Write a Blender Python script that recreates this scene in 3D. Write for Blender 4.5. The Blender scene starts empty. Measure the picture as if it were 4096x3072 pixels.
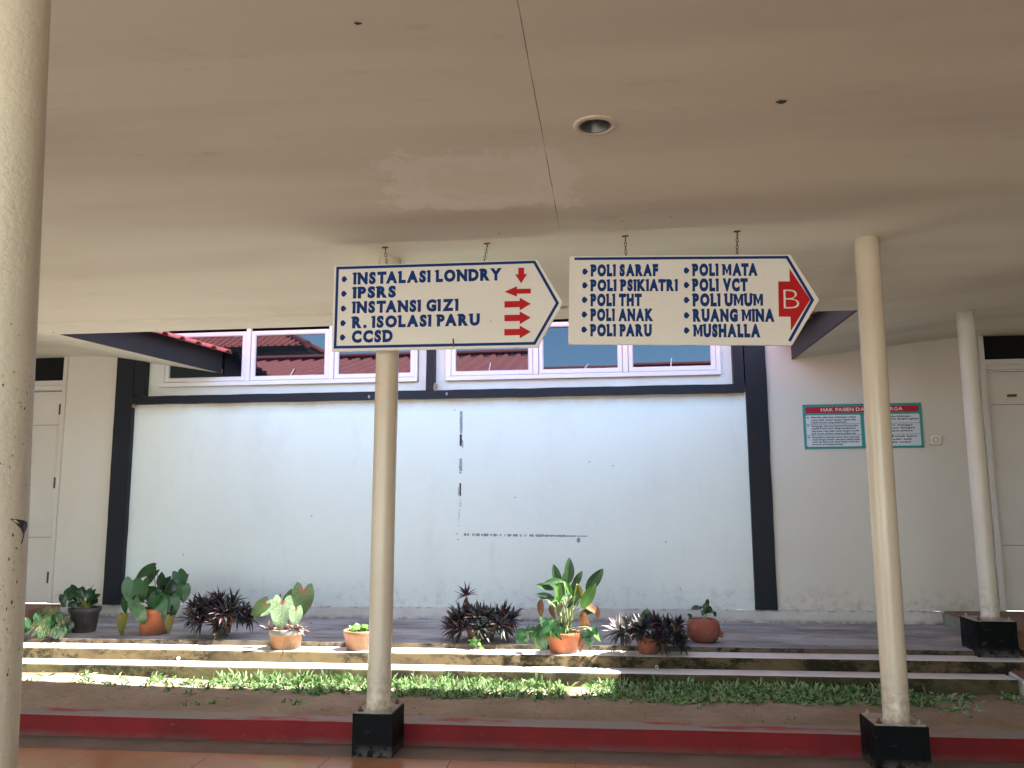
import bpy, bmesh, math, random
from mathutils import Vector, Matrix, noise as mnoise
R = math.radians
S = bpy.context.scene
col = S.collection
rnd = random.Random(7)

# ------------------------------------------------------------------ camera
cam_d = bpy.data.cameras.new('camera')
cam = bpy.data.objects.new('camera', cam_d)
col.objects.link(cam)
cx_ = Vector((0.99332759, 0.11520046, -0.00539934))
cy_ = Vector((0.02167996, -0.14054488, 0.98983691))
cf_ = Vector((-0.11327082, 0.98334937, 0.14210465))
m = Matrix.Identity(4)
for i in range(3):
    m[i][0] = cx_[i]; m[i][1] = cy_[i]; m[i][2] = -cf_[i]
m[0][3], m[1][3], m[2][3] = 0, 0, 1.4
cam.matrix_world = m
cam_d.sensor_width = 36
cam_d.lens = 36 * 3363.83 / 4096
cam_d.clip_start = .05
cam_d.clip_end = 600
S.camera = cam

# ------------------------------------------------------------------ light
SUN = Vector((.58, .03, 1.0)).normalized()
w = bpy.data.worlds.new('World'); S.world = w; w.use_nodes = True
nt = w.node_tree
sky = nt.nodes.new('ShaderNodeTexSky'); sky.sky_type = 'NISHITA'; sky.sun_disc = False
sky.sun_elevation = math.asin(SUN.z); sky.sun_rotation = math.atan2(SUN.x, SUN.y)
sky.air_density = 1.0; sky.dust_density = .4; sky.ozone_density = 1.0
bg = nt.nodes['Background']; bg.inputs['Strength'].default_value = .15
nt.links.new(sky.outputs[0], bg.inputs['Color'])
sl = bpy.data.lights.new('sun', 'SUN'); sl.energy = 5; sl.angle = R(.5); sl.color = (1, .95, .87)
so = bpy.data.objects.new('sun', sl); col.objects.link(so)
so.rotation_euler = (-SUN).to_track_quat('-Z', 'Y').to_euler()
so.location = (3, 3, 12)
S.view_settings.view_transform = 'Standard'
S.view_settings.look = 'None'
S.view_settings.gamma = 1
S.view_settings.exposure = 2.85
S.cycles.max_bounces = 10
S.cycles.diffuse_bounces = 6
S.cycles.sample_clamp_indirect = 6

# ------------------------------------------------------------------ tagging
def tag(o, label=None, cat=None, group=None, kind=None):
    if label: o['label'] = label
    if cat: o['category'] = cat
    if group: o['group'] = group
    if kind: o['kind'] = kind
    return o
def thing(name, label, cat, loc=(0, 0, 0), rz=0, group=None):
    o = bpy.data.objects.new(name, None); col.objects.link(o)
    o.empty_display_size = .1
    o.location = loc; o.rotation_euler = (0, 0, rz)
    return tag(o, label, cat, group)
def obj(name, me, mats=None, parent=None, loc=None, mat=None):
    if isinstance(me, bmesh.types.BMesh):
        b = me; me = bpy.data.meshes.new(name); b.to_mesh(me); b.free()
    if mats:
        if not isinstance(mats, (list, tuple)): mats = [mats]
        if not len(me.materials):
            for k in mats: me.materials.append(k)
    o = bpy.data.objects.new(name, me); col.objects.link(o)
    if parent: o.parent = parent
    if loc is not None: o.location = loc
    if mat is not None: o.matrix_local = mat
    return o

# ------------------------------------------------------------------ materials
class N:
    """small node-expression helper"""
    def __init__(s, name, rough=.6, spec=.4):
        s.m = bpy.data.materials.new(name); s.m.use_nodes = True
        s.t = s.m.node_tree; s.b = s.t.nodes['Principled BSDF']
        s.b.inputs['Roughness'].default_value = rough
        s.b.inputs['Specular IOR Level'].default_value = spec
        s.tc = s.t.nodes.new('ShaderNodeTexCoord').outputs['Object']
    def n(s, typ): return s.t.nodes.new(typ)
    def l(s, a, b):
        if hasattr(a, 'is_output'): s.t.links.new(a, b)
        else: b.default_value = a
    def math(s, op, a, b=0, clamp=False):
        k = s.n('ShaderNodeMath'); k.operation = op; k.use_clamp = clamp
        s.l(a, k.inputs[0]); s.l(b, k.inputs[1]); return k.outputs[0]
    def xyz(s):
        k = s.n('ShaderNodeSeparateXYZ'); s.l(s.tc, k.inputs[0]); return k.outputs
    def noise(s, scale, detail=4, rough=.6, vec=None, stretch=None):
        v = vec or s.tc
        if stretch:
            k = s.n('ShaderNodeMapping'); s.l(v, k.inputs[0]); k.inputs['Scale'].default_value = stretch; v = k.outputs[0]
        k = s.n('ShaderNodeTexNoise'); s.l(v, k.inputs['Vector'])
        k.inputs['Scale'].default_value = scale; k.inputs['Detail'].default_value = detail
        k.inputs['Roughness'].default_value = rough; return k.outputs['Fac']
    def ramp(s, f, a, b, lo=0, hi=1):
        k = s.n('ShaderNodeMapRange'); s.l(f, k.inputs[0])
        k.inputs[1].default_value = a; k.inputs[2].default_value = b
        k.inputs[3].default_value = lo; k.inputs[4].default_value = hi
        k.clamp = True; return k.outputs[0]
    def mix(s, f, a, b):
        k = s.n('ShaderNodeMix'); k.data_type = 'RGBA'
        s.l(f, k.inputs[0])
        s.l(a if hasattr(a, 'is_output') else (*a, 1), k.inputs[6])
        s.l(b if hasattr(b, 'is_output') else (*b, 1), k.inputs[7]); return k.outputs[2]
    def color(s, c):
        s.l(c if hasattr(c, 'is_output') else (*c, 1), s.b.inputs['Base Color']); return s
    def bump(s, h, strength=.3, dist=.01):
        k = s.n('ShaderNodeBump'); k.inputs['Strength'].default_value = strength
        k.inputs['Distance'].default_value = dist
        s.l(h, k.inputs['Height']); s.t.links.new(k.outputs[0], s.b.inputs['Normal']); return s

def paint(name, base, dark=None, rough=.5, var=.5, specks=0, speck_col=(.06, .045, .03), bump=.15, scale=1.2, spec=.4, fine=60, stretch=None):
    k = N(name, rough, spec)
    dark = dark or tuple(c * .8 for c in base)
    f = k.ramp(k.noise(scale, 5, .6, stretch=stretch), .35, .7, 0, var)
    c = k.mix(f, base, dark)
    if 'pipe' in name:
        st = k.ramp(k.noise(9, 5, .7, stretch=(1, 1, .12)), .55, .72, 0, .35)
        c = k.mix(st, c, tuple(x * .55 for x in base))
        lo = k.math('MULTIPLY', k.ramp(k.xyz()[2], .55, .24), k.ramp(k.noise(28, 6, .75), .45, .6))
        c = k.mix(k.math('MULTIPLY', lo, .7), c, (.30, .22, .15))
    g = k.noise(fine, 3, .6)
    c = k.mix(k.ramp(g, .4, .7, 0, .25), c, tuple(x * .85 for x in base))
    if specks:
        s1 = k.ramp(k.noise(60, 8, .8), .69 - .05 * specks, .75 - .05 * specks)
        s2 = k.ramp(k.noise(3.0, 2, .5), .45, .62)
        c = k.mix(k.math('MULTIPLY', s1, s2), c, speck_col)
    k.color(c)
    k.bump(g, bump, .004)
    return k.m

M = {}
M['cream_pipe'] = paint('cream_pipe_paint', (.70, .61, .475), (.58, .49, .37), .27, .7, 1.3, bump=.15, spec=.6)
M['cream_pipe_near'] = paint('worn_cream_pipe_paint', (.64, .565, .44), (.52, .45, .34), .4, .9, 2.0, bump=.5, spec=.5, fine=90)
M['white_pipe'] = paint('white_pipe_paint', (.68, .65, .58), (.55, .5, .42), .4, .6, .5)
M['black'] = None
k = N('chipped_black_paint', .6, .12)
f = k.ramp(k.noise(14, 6, .7), .60, .66)
z = k.ramp(k.xyz()[2], .07, .0)
f = k.math('MAXIMUM', k.math('MULTIPLY', f, .35), k.math('MULTIPLY', z, k.ramp(k.noise(22, 6, .7), .42, .55)), True)
k.color(k.mix(f, (.003, .0035, .004), (.11, .095, .085))); k.bump(k.noise(25, 4), .3); M['black'] = k.m
M['base_top'] = paint('cement_smeared_plate', (.42, .39, .35), (.22, .16, .11), .7, .8, 1.5, bump=.8, scale=14, fine=60)
M['rust'] = paint('rusty_steel', (.16, .085, .045), (.07, .04, .025), .75, .9, bump=.6, scale=40)
M['chain'] = paint('tarnished_chain_steel', (.16, .12, .08), (.08, .05, .03), .5, .9, scale=50)
k = N('white_wall_paint', .62, .3)
c = k.mix(k.ramp(k.noise(.7, 4, .6), .35, .75, 0, .5), (.74, .785, .73), (.67, .71, .655))
c = k.mix(k.ramp(k.noise(5, 6, .7, stretch=(1, 1, .35)), .58, .8, 0, .3), c, (.5, .47, .42))
c = k.mix(k.ramp(k.noise(1.6, 5, .65, stretch=(1, 1, .5)), .5, .75, 0, .35), c, (.60, .60, .585))
zz = k.xyz()[2]
c = k.mix(k.math('MULTIPLY', k.math('MULTIPLY', k.ramp(zz, 2.30, 2.42), k.ramp(zz, 2.60, 2.45)), k.ramp(k.noise(2.5, 6, .7), .3, .6)), c, (.60, .53, .43))  # cream shade below the beam, painted into the wall colour
z = k.xyz()[2]
base_dirt = k.math('MULTIPLY', k.ramp(z, .75, .42), k.ramp(k.noise(9, 6, .75), .5, .7))
c = k.mix(k.math('MULTIPLY', base_dirt, .6), c, (.22, .19, .15))
sp = k.math('MULTIPLY', k.ramp(k.noise(24, 4, .7), .73, .77), .6)
c = k.mix(sp, c, (.3, .29, .28))
k.color(c); k.bump(k.math('ADD', k.noise(7, 6, .65), k.math('MULTIPLY', k.noise(1.2, 3, .5), 2.0)), .22, .012); M['wall'] = k.m
k = N('cream_wall_paint', .6, .3)
c = k.mix(k.ramp(k.noise(.9, 4, .6), .35, .75, 0, .6), (.66, .625, .55), (.58, .54, .46))
z = k.xyz()[2]
c = k.mix(k.math('MULTIPLY', k.ramp(z, .7, .42), k.math('MULTIPLY', k.ramp(k.noise(9, 6, .75), .48, .68), .7)), c, (.22, .17, .12))
k.color(c); k.bump(k.noise(7, 6, .65), .12, .01); M['wall2'] = k.m
k = N('plinth_paint', .7, .3)
c = k.mix(k.ramp(k.noise(2.2, 5, .7), .3, .7), (.62, .60, .55), (.45, .42, .36))
z = k.xyz()[2]
top = k.math('MULTIPLY', k.ramp(z, .425, .447), k.ramp(k.noise(16, 6, .75), .5, .6))
bot = k.math('MULTIPLY', k.ramp(z, .375, .335), k.ramp(k.noise(12, 6, .75), .42, .55))
c = k.mix(k.math('MULTIPLY', k.math('MAXIMUM', top, bot), .75), c, (.12, .1, .08))
k.color(c); k.bump(k.noise(14, 6, .7), .35, .01); M['plinth'] = k.m
M['charcoal'] = paint('charcoal_trim_paint', (.012, .015, .022), (.006, .008, .012), .5, .8, .3, (.2, .2, .2), bump=.15, spec=.25)
M['fascia'] = paint('dark_grey_fascia_paint', (.026, .027, .028), (.016, .017, .018), .5, .8, .0, bump=.1, spec=.25)
M['frame'] = paint('white_window_frame_paint', (.74, .74, .76), (.62, .61, .6), .35, .5, .3, bump=.08)
M['door'] = paint('white_door_paint', (.66, .63, .58), (.55, .5, .44), .42, .6, .4, bump=.08)
M['gap'] = paint('dark_gap', (.03, .018, .012), None, .9)
M['plaster_chip'] = paint('bare_plaster', (.32, .24, .17), (.2, .14, .1), .9, 1, 2, bump=1, scale=20)

# ceiling: cream paint, joint crack, repair patch
k = N('cream_ceiling_paint', .85, .12)
X, Y, Z = k.xyz()
c = k.mix(k.ramp(k.noise(.55, 4, .55), .35, .68), (.73, .69, .575), (.71, .68, .54))
c = k.mix(k.ramp(k.noise(.8, 3, .5, stretch=(.35, 2.2, 1)), .42, .66, 0, .9), c, (.62, .57, .475))
c = k.mix(k.ramp(k.noise(4, 6, .75, stretch=(.6, 1.6, 1)), .60, .76, 0, .35), c, (.40, .33, .25))
nz = k.noise(4.2, 8, .75); nz2 = k.noise(17, 6, .75)
wob = k.math('ADD', k.math('MULTIPLY', k.math('SUBTRACT', nz, .5), .75), k.math('MULTIPLY', k.math('SUBTRACT', nz2, .5), .3))
dx = k.math('SUBTRACT', k.math('ABSOLUTE', k.math('ADD', X, .62)), .44)
dy = k.math('SUBTRACT', k.math('ABSOLUTE', k.math('SUBTRACT', Y, 3.86)), .31)
d = k.math('ADD', k.math('MAXIMUM', dx, dy), wob)
patch = k.ramp(d, .05, -.02)
inner = k.ramp(k.math('ADD', d, .17), .03, -.01)
pm = k.math('MULTIPLY', k.math('SUBTRACT', patch, k.math('MULTIPLY', inner, .55)), .62)
c = k.mix(pm, c, (.80, .755, .69))
# joint line
lx = k.math('ABSOLUTE', k.math('ADD', k.math('ADD', X, .253), k.math('MULTIPLY', k.math('SUBTRACT', k.noise(2.2, 6, .7), .5), .012)))
line = k.math('MULTIPLY', k.ramp(lx, .0026, .0012), k.ramp(Y, 4.62, 4.55))
line = k.math('MULTIPLY', line, k.ramp(k.noise(5, 4, .6), .35, .5, .35, 1))
c = k.mix(k.math('MULTIPLY', line, .85), c, (.12, .08, .05))
k.color(c)
k.bump(k.math('ADD', k.math('MULTIPLY', k.noise(1.6, 5, .6, stretch=(.5, 1.4, 1)), 1.3), k.math('MULTIPLY', k.noise(12, 5, .6), .12)), .22, .02)
M['ceiling'] = k.m
M['dark_spot'] = paint('dark_ceiling_spot', (.05, .05, .035), (.1, .09, .07), .9, .8, scale=60)

# concrete etc.
def riser_mat(name, base, dark, sc, amt):
    k = N(name, .85, .2)
    c = k.mix(k.ramp(k.noise(2.0, 5, .6), .3, .7), base, tuple(x * .7 for x in base))
    b = k.ramp(k.noise(sc, 8, .8, stretch=(1, 1, 1.6)), .53 - amt, .62 - amt)
    b2 = k.ramp(k.noise(1.6, 4, .6), .40, .52)
    c = k.mix(k.math('MULTIPLY', b, b2), c, dark)
    c = k.mix(k.ramp(k.noise(30, 6, .75), .56, .68, 0, .5), c, tuple(x * .35 for x in base))
    k.color(c); k.bump(k.noise(25, 6, .7), .6, .008); return k.m
M['riser'] = riser_mat('mossy_step_riser', (.13, .095, .05), (.018, .016, .007), 6, .085)
M['riser3'] = riser_mat('mouldy_platform_riser', (.15, .115, .075), (.016, .013, .009), 8, .07)
M['riser1'] = riser_mat('damp_bottom_riser', (.10, .088, .042), (.018, .017, .008), 4, .08)
k = N('pale_tread_paint', .7, .25)
c = k.mix(k.ramp(k.noise(3, 6, .7), .4, .75, 0, .6), (.70, .69, .66), (.50, .46, .40))
c = k.mix(k.ramp(k.noise(28, 5, .75), .62, .72, 0, .4), c, (.25, .22, .17))
k.color(c); k.bump(k.noise(20, 5, .7), .3, .006); M['tread'] = k.m
k = N('weathered_platform_cement', .8, .25)
c = k.mix(k.ramp(k.noise(1.8, 7, .7, stretch=(.8, 2.0, 1)), .38, .62), (.40, .395, .39), (.185, .175, .17))
c = k.mix(k.ramp(k.noise(7, 8, .75, stretch=(.6, 1.8, 1)), .55, .66, 0, .6), c, (.085, .08, .08))
c = k.mix(k.ramp(k.noise(2.5, 3, .5), .55, .75, 0, .5), c, (.32, .25, .2))
k.color(c); k.bump(k.noise(20, 7, .7), .5, .008); M['platform'] = k.m
k = N('sandy_soil', .95, .1)
c = k.mix(k.ramp(k.noise(2.3, 6, .6), .3, .7), (.40, .325, .24), (.27, .21, .145))
c = k.mix(k.ramp(k.noise(18, 8, .8), .52, .68, 0, .6), c, (.14, .10, .07))
c = k.mix(k.ramp(k.noise(55, 4, .7), .64, .7, 0, .6), c, (.5, .43, .34))
k.color(c); k.bump(k.noise(16, 8, .75), 1.0, .02); M['soil'] = k.m
k = N('red_kerb_paint', .65, .2)
c = k.mix(k.ramp(k.noise(2.0, 6, .65), .3, .7), (.24, .012, .014), (.13, .010, .011))
c = k.mix(k.math('MULTIPLY', k.ramp(k.noise(5, 8, .8, stretch=(1, 1, 2)), .60, .70), .55), c, (.20, .15, .13))
z = k.xyz()[2]
c = k.mix(k.math('MULTIPLY', k.ramp(z, .035, -.01), k.ramp(k.noise(3, 7, .7), .35, .7)), c, (.13, .1, .085))
k.color(c); k.bump(k.noise(18, 6, .65), .3, .006); M['kerb'] = k.m
k = N('worn_red_kerb_top', .7, .3)
f = k.ramp(k.noise(1.3, 6, .6, stretch=(1, 3.5, 1)), .50, .60)
c = k.mix(f, (.27, .25, .235), (.30, .055, .05))
c = k.mix(k.ramp(k.noise(26, 6, .75), .58, .7, 0, .5), c, (.2, .16, .13))
k.color(c); k.bump(k.noise(18, 6, .65), .3, .006); M['kerb_top'] = k.m
M['kerb_white'] = paint('flaking_white_kerb_paint', (.55, .56, .52), (.4, .39, .34), .6, .8, 1.2, bump=.5, scale=6)
M['kerb_red2'] = paint('worn_red_end_kerb', (.34, .05, .05), (.2, .16, .12), .6, .9, .5, bump=.4, scale=5)
M['strip'] = paint('dusty_cement_strip', (.20, .17, .145), (.13, .105, .085), .8, .9, .8, bump=.6, scale=3)
k = N('orange_floor_tile', .2, .5)
c = k.mix(k.ramp(k.noise(1.5, 4, .6), .3, .7), (.47, .245, .135), (.42, .21, .11))
c = k.mix(k.ramp(k.noise(60, 5, .7), .55, .7, 0, .35), c, (.5, .28, .16))
k.color(c)
k.l(k.ramp(k.noise(2.2, 5, .6), .3, .7, .16, .22), k.b.inputs['Roughness']); M['tile'] = k.m
M['grout'] = paint('dark_grout', (.12, .07, .045), None, .9)
M['brown_floor'] = paint('brown_cement_floor', (.24, .13, .085), (.16, .09, .06), .7, .9, .6, bump=.4, scale=3)
M['dark_cement'] = paint('dark_cement', (.06, .055, .05), (.03, .028, .026), .8, .9)
M['greenish'] = paint('algae_stained_cement', (.27, .29, .245), (.15, .16, .13), .8, .9, 1, bump=.4, scale=5)
M['ground'] = paint('pale_concrete_yard', (.36, .33, .28), (.28, .25, .2), .85, .9, scale=.7)
M['roof'] = paint('red_roof_sheet', (.60, .17, .14), (.50, .14, .12), .5, .7, .3, bump=.1, scale=2)
M['roof_under'] = paint('dark_eave_board', (.03, .025, .025), None, .8)
# sign
M['sign'] = paint('cream_acrylic_sign', (.82, .80, .735), (.79, .765, .69), .3, .5, 0, bump=.0, scale=2, spec=.5)
M['blue'] = paint('navy_lettering', (.006, .040, .19), (.005, .034, .16), .5, .5, 0, bump=0, spec=.15)
M['red'] = paint('red_sticker', (.52, .010, .014), (.46, .009, .012), .45, .5, 0, bump=0, spec=.2)
M['white_letter'] = paint('white_lettering', (.78, .74, .66), None, .4, .2, 0, bump=0)
M['teal'] = paint('teal_board', (.03, .27, .29), (.04, .30, .24), .4, 1, 0, bump=0, scale=1.5)
M['poster_white'] = paint('poster_white', (.62, .68, .72), (.58, .63, .68), .4, .5, 0, bump=0)
M['poster_red'] = paint('poster_red', (.42, .015, .04), None, .4, .3, 0, bump=0)
M['ink'] = paint('dark_print', (.03, .03, .05), None, .5, .3, 0, bump=0)
M['plastic'] = paint('aged_white_plastic', (.80, .77, .66), (.66, .61, .50), .35, .6)
M['plastic_dark'] = paint('grubby_plastic', (.22, .17, .12), None, .5)
M['tape'] = paint('grey_tape_residue', (.20, .23, .25), (.34, .37, .40), .6, 1, 1.2, bump=.3, scale=22)
M['tape_dark'] = paint('black_tape_residue', (.03, .018, .02), (.06, .04, .045), .5, .8, scale=20)
M['reflector'] = paint('dusty_aluminium', (.22, .22, .215), (.12, .115, .11), .38, .8, spec=.8)
M['reflector'].node_tree.nodes['Principled BSDF'].inputs['Metallic'].default_value = .8
M['trim'] = paint('aged_cream_trim', (.66, .58, .44), (.5, .41, .28), .4, .8, .3, scale=12)
M['lens'] = paint('dusty_lens', (.10, .10, .10), (.05, .05, .05), .25, .8, scale=20)
M['pvc'] = paint('white_pvc', (.7, .68, .62), None, .4)
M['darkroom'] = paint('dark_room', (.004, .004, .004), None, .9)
# tinted mirror-like glass
k = N('tinted_window_glass', .02, .0)
k.color((.004, .006, .008))
gl = k.n('ShaderNodeBsdfGlossy'); gl.inputs['Roughness'].default_value = .012
gl.inputs['Color'].default_value = (.66, .86, 1, 1)
mx = k.n('ShaderNodeMixShader'); mx.inputs[0].default_value = .072
k.t.links.new(k.b.outputs[0], mx.inputs[1]); k.t.links.new(gl.outputs[0], mx.inputs[2])
k.t.links.new(mx.outputs[0], k.t.nodes['Material Output'].inputs[0]); M['glass'] = k.m
# pots & plants
def pot_mat(name, a, b, band=None, sc=6, lime=.5):
    k = N(name, .7, .3)
    c = k.mix(k.ramp(k.noise(sc, 6, .7), .35, .65), a, b)
    c = k.mix(k.ramp(k.noise(15, 7, .75, stretch=(1, 1, .4)), .55, .7, 0, lime), c, (.42, .36, .30))
    c = k.mix(k.math('MULTIPLY', k.ramp(k.xyz()[2], .05, 0), k.ramp(k.noise(14, 5, .7), .4, .6)), c, (.12, .09, .07))
    k.color(c); k.bump(k.noise(40, 5, .7), .35, .004); return k.m
M['pot1'] = pot_mat('orange_terracotta', (.42, .13, .05), (.30, .09, .04), lime=.25)
M['pot2'] = pot_mat('aged_brown_clay', (.20, .12, .07), (.11, .075, .05))
M['pot3'] = pot_mat('ochre_stained_clay', (.30, .135, .045), (.17, .09, .045), lime=.3)
M['pot4'] = pot_mat('dusty_pink_clay', (.33, .15, .10), (.22, .125, .06), lime=.35)
M['pot5'] = pot_mat('red_clay', (.33, .095, .06), (.24, .075, .05), lime=.3)
M['pot6'] = pot_mat('dark_plastic_pot', (.045, .045, .055), (.07, .06, .055), lime=.15)
M['cement_rim'] = pot_mat('cement_rim', (.20, .175, .155), (.2, .18, .16))
M['potsoil'] = paint('potting_soil', (.045, .032, .022), (.09, .065, .045), .95, 1, bump=1, scale=25)

def leaf_mat(name, a, b, vein=None, vs=0, rough=.38, trans=.25, center=None, crad=.03, mottle=None, msc=60, edge=None):
    k = N(name, rough, .5)
    c = k.mix(k.ramp(k.noise(12, 4, .6), .35, .65), a, b)
    X, Y, Z = k.xyz()
    if mottle:
        c = k.mix(k.ramp(k.noise(msc, 4, .7), .50, .60), c, mottle)
    if vein:
        ax = k.math('ABSOLUTE', X)
        # herringbone veins: y - |x|*slope repeated
        v = k.math('SUBTRACT', Y, k.math('MULTIPLY', ax, .75))
        v = k.math('FRACT', k.math('MULTIPLY', v, vs))
        v = k.math('ABSOLUTE', k.math('SUBTRACT', v, .5))
        vm = k.math('MAXIMUM', k.math('MULTIPLY', k.ramp(v, .10, .0), .6), k.ramp(ax, .0025, .0008))
        c = k.mix(k.math('MULTIPLY', vm, .7), c, vein)
    if center:
        r = k.math('SQRT', k.math('ADD', k.math('MULTIPLY', X, X), k.math('MULTIPLY', Y, Y)))
        r = k.math('ADD', r, k.math('MULTIPLY', k.math('SUBTRACT', k.noise(40, 3), .5), crad))
        c = k.mix(k.ramp(r, crad * 1.3, crad * .5), c, center)
    k.color(c)
    # translucency
    tr = k.n('ShaderNodeBsdfTranslucent'); k.l(c, tr.inputs['Color'])
    mxx = k.n('ShaderNodeMixShader'); mxx.inputs[0].default_value = trans
    k.t.links.new(k.b.outputs[0], mxx.inputs[1]); k.t.links.new(tr.outputs[0], mxx.inputs[2])
    k.t.links.new(mxx.outputs[0], k.t.nodes['Material Output'].inputs[0])
    return k.m
M['l_heart'] = leaf_mat('heart_leaf_green', (.026, .095, .026), (.014, .055, .018), (.08, .19, .075), 42, rough=.36)
M['l_heart2'] = leaf_mat('dark_leaf_green', (.015, .05, .018), (.008, .028, .012), (.035, .09, .04), 42, rough=.3)
M['l_yellow'] = leaf_mat('yellowing_leaf', (.22, .15, .02), (.06, .10, .02), (.2, .2, .05), 60)
M['l_brown'] = leaf_mat('dry_brown_leaf', (.24, .115, .05), (.13, .06, .03), (.3, .18, .09), 50, rough=.8)
M['l_cal'] = leaf_mat('sunlit_mottled_caladium_leaf', (.17, .30, .14), (.24, .37, .20), (.06, .13, .06), 55, mottle=(.48, .56, .40), msc=110, center=(.26, .08, .06), crad=.022, rough=.5, trans=.35)  # mottled leaf with the paleness of sunlight painted into its colour
M['l_cal2'] = leaf_mat('dark_caladium_leaf', (.06, .115, .035), (.045, .09, .03), (.10, .13, .06), 55, mottle=(.13, .17, .075), msc=120, center=(.16, .065, .045), crad=.035, rough=.5, trans=.35)
M['l_dief'] = leaf_mat('broad_leaf_green', (.038, .10, .03), (.024, .065, .02), (.09, .18, .07), 45, trans=.3, rough=.42)
M['l_bright'] = leaf_mat('fresh_green_leaf', (.12, .28, .05), (.08, .22, .04), (.2, .36, .12), 60, trans=.35)
M['l_rh_purple'] = leaf_mat('purple_spear_leaf', (.042, .024, .036), (.026, .016, .024), trans=.12, rough=.45)
M['l_rh_grey'] = leaf_mat('grey_green_spear_leaf', (.045, .058, .055), (.026, .034, .034), trans=.12, rough=.38)
M['l_rh_red'] = leaf_mat('reddish_spear_leaf', (.09, .028, .04), (.06, .022, .032), trans=.2, rough=.5)
M['l_rh_pale'] = leaf_mat('pale_striped_spear_leaf', (.46, .40, .40), (.30, .22, .24), trans=.3, rough=.5)
M['stem_g'] = paint('pale_green_stem', (.30, .36, .17), (.2, .26, .11), .5, .6)
M['stem_p'] = paint('purplish_stem', (.12, .06, .05), (.08, .08, .04), .5, .6)
M['grass'] = leaf_mat('grass_blade', (.045, .115, .028), (.09, .19, .045), trans=.3, rough=.55)
M['grass2'] = leaf_mat('pale_grass_blade', (.42, .54, .32), (.24, .38, .15), trans=.3, rough=.45)
M['grass3'] = leaf_mat('dry_grass_blade', (.28, .24, .12), (.18, .17, .08), trans=.2, rough=.7)

# ------------------------------------------------------------------ mesh helpers
def box(bm, x0, x1, y0, y1, z0, z1, mi=0, jit=0):
    vs = [bm.verts.new((x, y, z)) for z in (z0, z1) for y in (y0, y1) for x in (x0, x1)]
    for f in ((0, 2, 3, 1), (4, 5, 7, 6), (0, 1, 5, 4), (2, 6, 7, 3), (0, 4, 6, 2), (1, 3, 7, 5)):
        fc = bm.faces.new([vs[i] for i in f]); fc.material_index = mi
    return vs
def boxo(name, x0, x1, y0, y1, z0, z1, mat, parent=None, bevel=0.0):
    bm = bmesh.new()
    cx, cy, cz = (x0 + x1) / 2, (y0 + y1) / 2, (z0 + z1) / 2
    box(bm, x0, x1, y0, y1, z0, z1)
    if bevel:
        bmesh.ops.bevel(bm, geom=bm.edges[:], offset=bevel, segments=2, affect='EDGES')
    return obj(name, bm, mat, parent)
def tube(bm, pts, r, seg=8, r1=None, cap=True, mi=0):
    pts = [Vector(p) for p in pts]; rings = []
    n = len(pts)
    for i, p in enumerate(pts):
        d = (pts[min(i + 1, n - 1)] - pts[max(i - 1, 0)]).normalized()
        a = Vector((0, 0, 1)) if abs(d.z) < .9 else Vector((1, 0, 0))
        u = d.cross(a).normalized(); v = d.cross(u)
        rr = r if r1 is None else r + (r1 - r) * i / (n - 1)
        rings.append([bm.verts.new(p + (u * math.cos(t) + v * math.sin(t)) * rr) for t in (2 * math.pi * j / seg for j in range(seg))])
    for i in range(n - 1):
        for j in range(seg):
            f = bm.faces.new((rings[i][j], rings[i][(j + 1) % seg], rings[i + 1][(j + 1) % seg], rings[i + 1][j]))
            f.smooth = True; f.material_index = mi
    if cap:
        for rg in (rings[0], rings[-1]):
            f = bm.faces.new(rg); f.material_index = mi
    return rings
def lathe(bm, prof, seg=40, wob=0, mi=0):
    rings = []
    for r, z in prof:
        rings.append([bm.verts.new(((r + wob * mnoise.noise(Vector((math.cos(a) * 2, math.sin(a) * 2, z * 9)))) * math.cos(a),
                                    (r + wob * mnoise.noise(Vector((math.cos(a) * 2, math.sin(a) * 2, z * 9)))) * math.sin(a), z))
                      for a in (2 * math.pi * j / seg for j in range(seg))])
    for i in range(len(rings) - 1):
        for j in range(seg):
            f = bm.faces.new((rings[i][j], rings[i][(j + 1) % seg], rings[i + 1][(j + 1) % seg], rings[i + 1][j]))
            f.smooth = True; f.material_index = mi
    return rings
def sharp(o, ang=35):
    me = o.data
    for p in me.polygons: p.use_smooth = True
    try: me.set_sharp_from_angle(angle=R(ang))
    except Exception: pass
    return o

# ==================================================================== SETTING
# big yard behind the camera and beyond
bm = bmesh.new()
for x0, x1, y0, y1 in ((-150, 150, -150, -1.44), (-150, -9, -1.44, 120), (8, 150, -1.44, 120), (-9, 8, 12, 120)):
    vs = [bm.verts.new(p) for p in ((x0, y0, -.02), (x1, y0, -.02), (x1, y1, -.02), (x0, y1, -.02))]; bm.faces.new(vs)
tag(obj('ground', bm, M['ground']), kind='structure')

# corridor floor with tiles
fl = boxo('corridor_floor', -9, 8, -1.44, 4.84, -.2, -.006, M['grout']); tag(fl, kind='structure')
tile_me = None
T = .69
for j in range(9):
    for i in range(-11, 14):
        x0 = -1.60 + i * T; y1 = 4.84 - j * T
        if x0 < -9 or x0 + T > 8.2 or y1 - T < -1.5: continue
        if tile_me is None:
            b = bmesh.new(); box(b, .0015, T - .0015, -T + .0015, 0, -.004, 0)
            bmesh.ops.bevel(b, geom=[e for e in b.edges if all(v.co.z > -.001 for v in e.verts)], offset=.001, segments=1, affect='EDGES')
            t = obj('floor_tile', b, M['tile'], fl, (x0, y1, 0)); tile_me = t.data
        else:
            t = obj('floor_tile', tile_me, None, fl, (x0, y1, 0))

# cement strip between tiles and kerb
tag(boxo('cement_strip', -9, 8, 4.842, 5.14, -.2, -.008, M['strip']), kind='structure')
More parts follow.
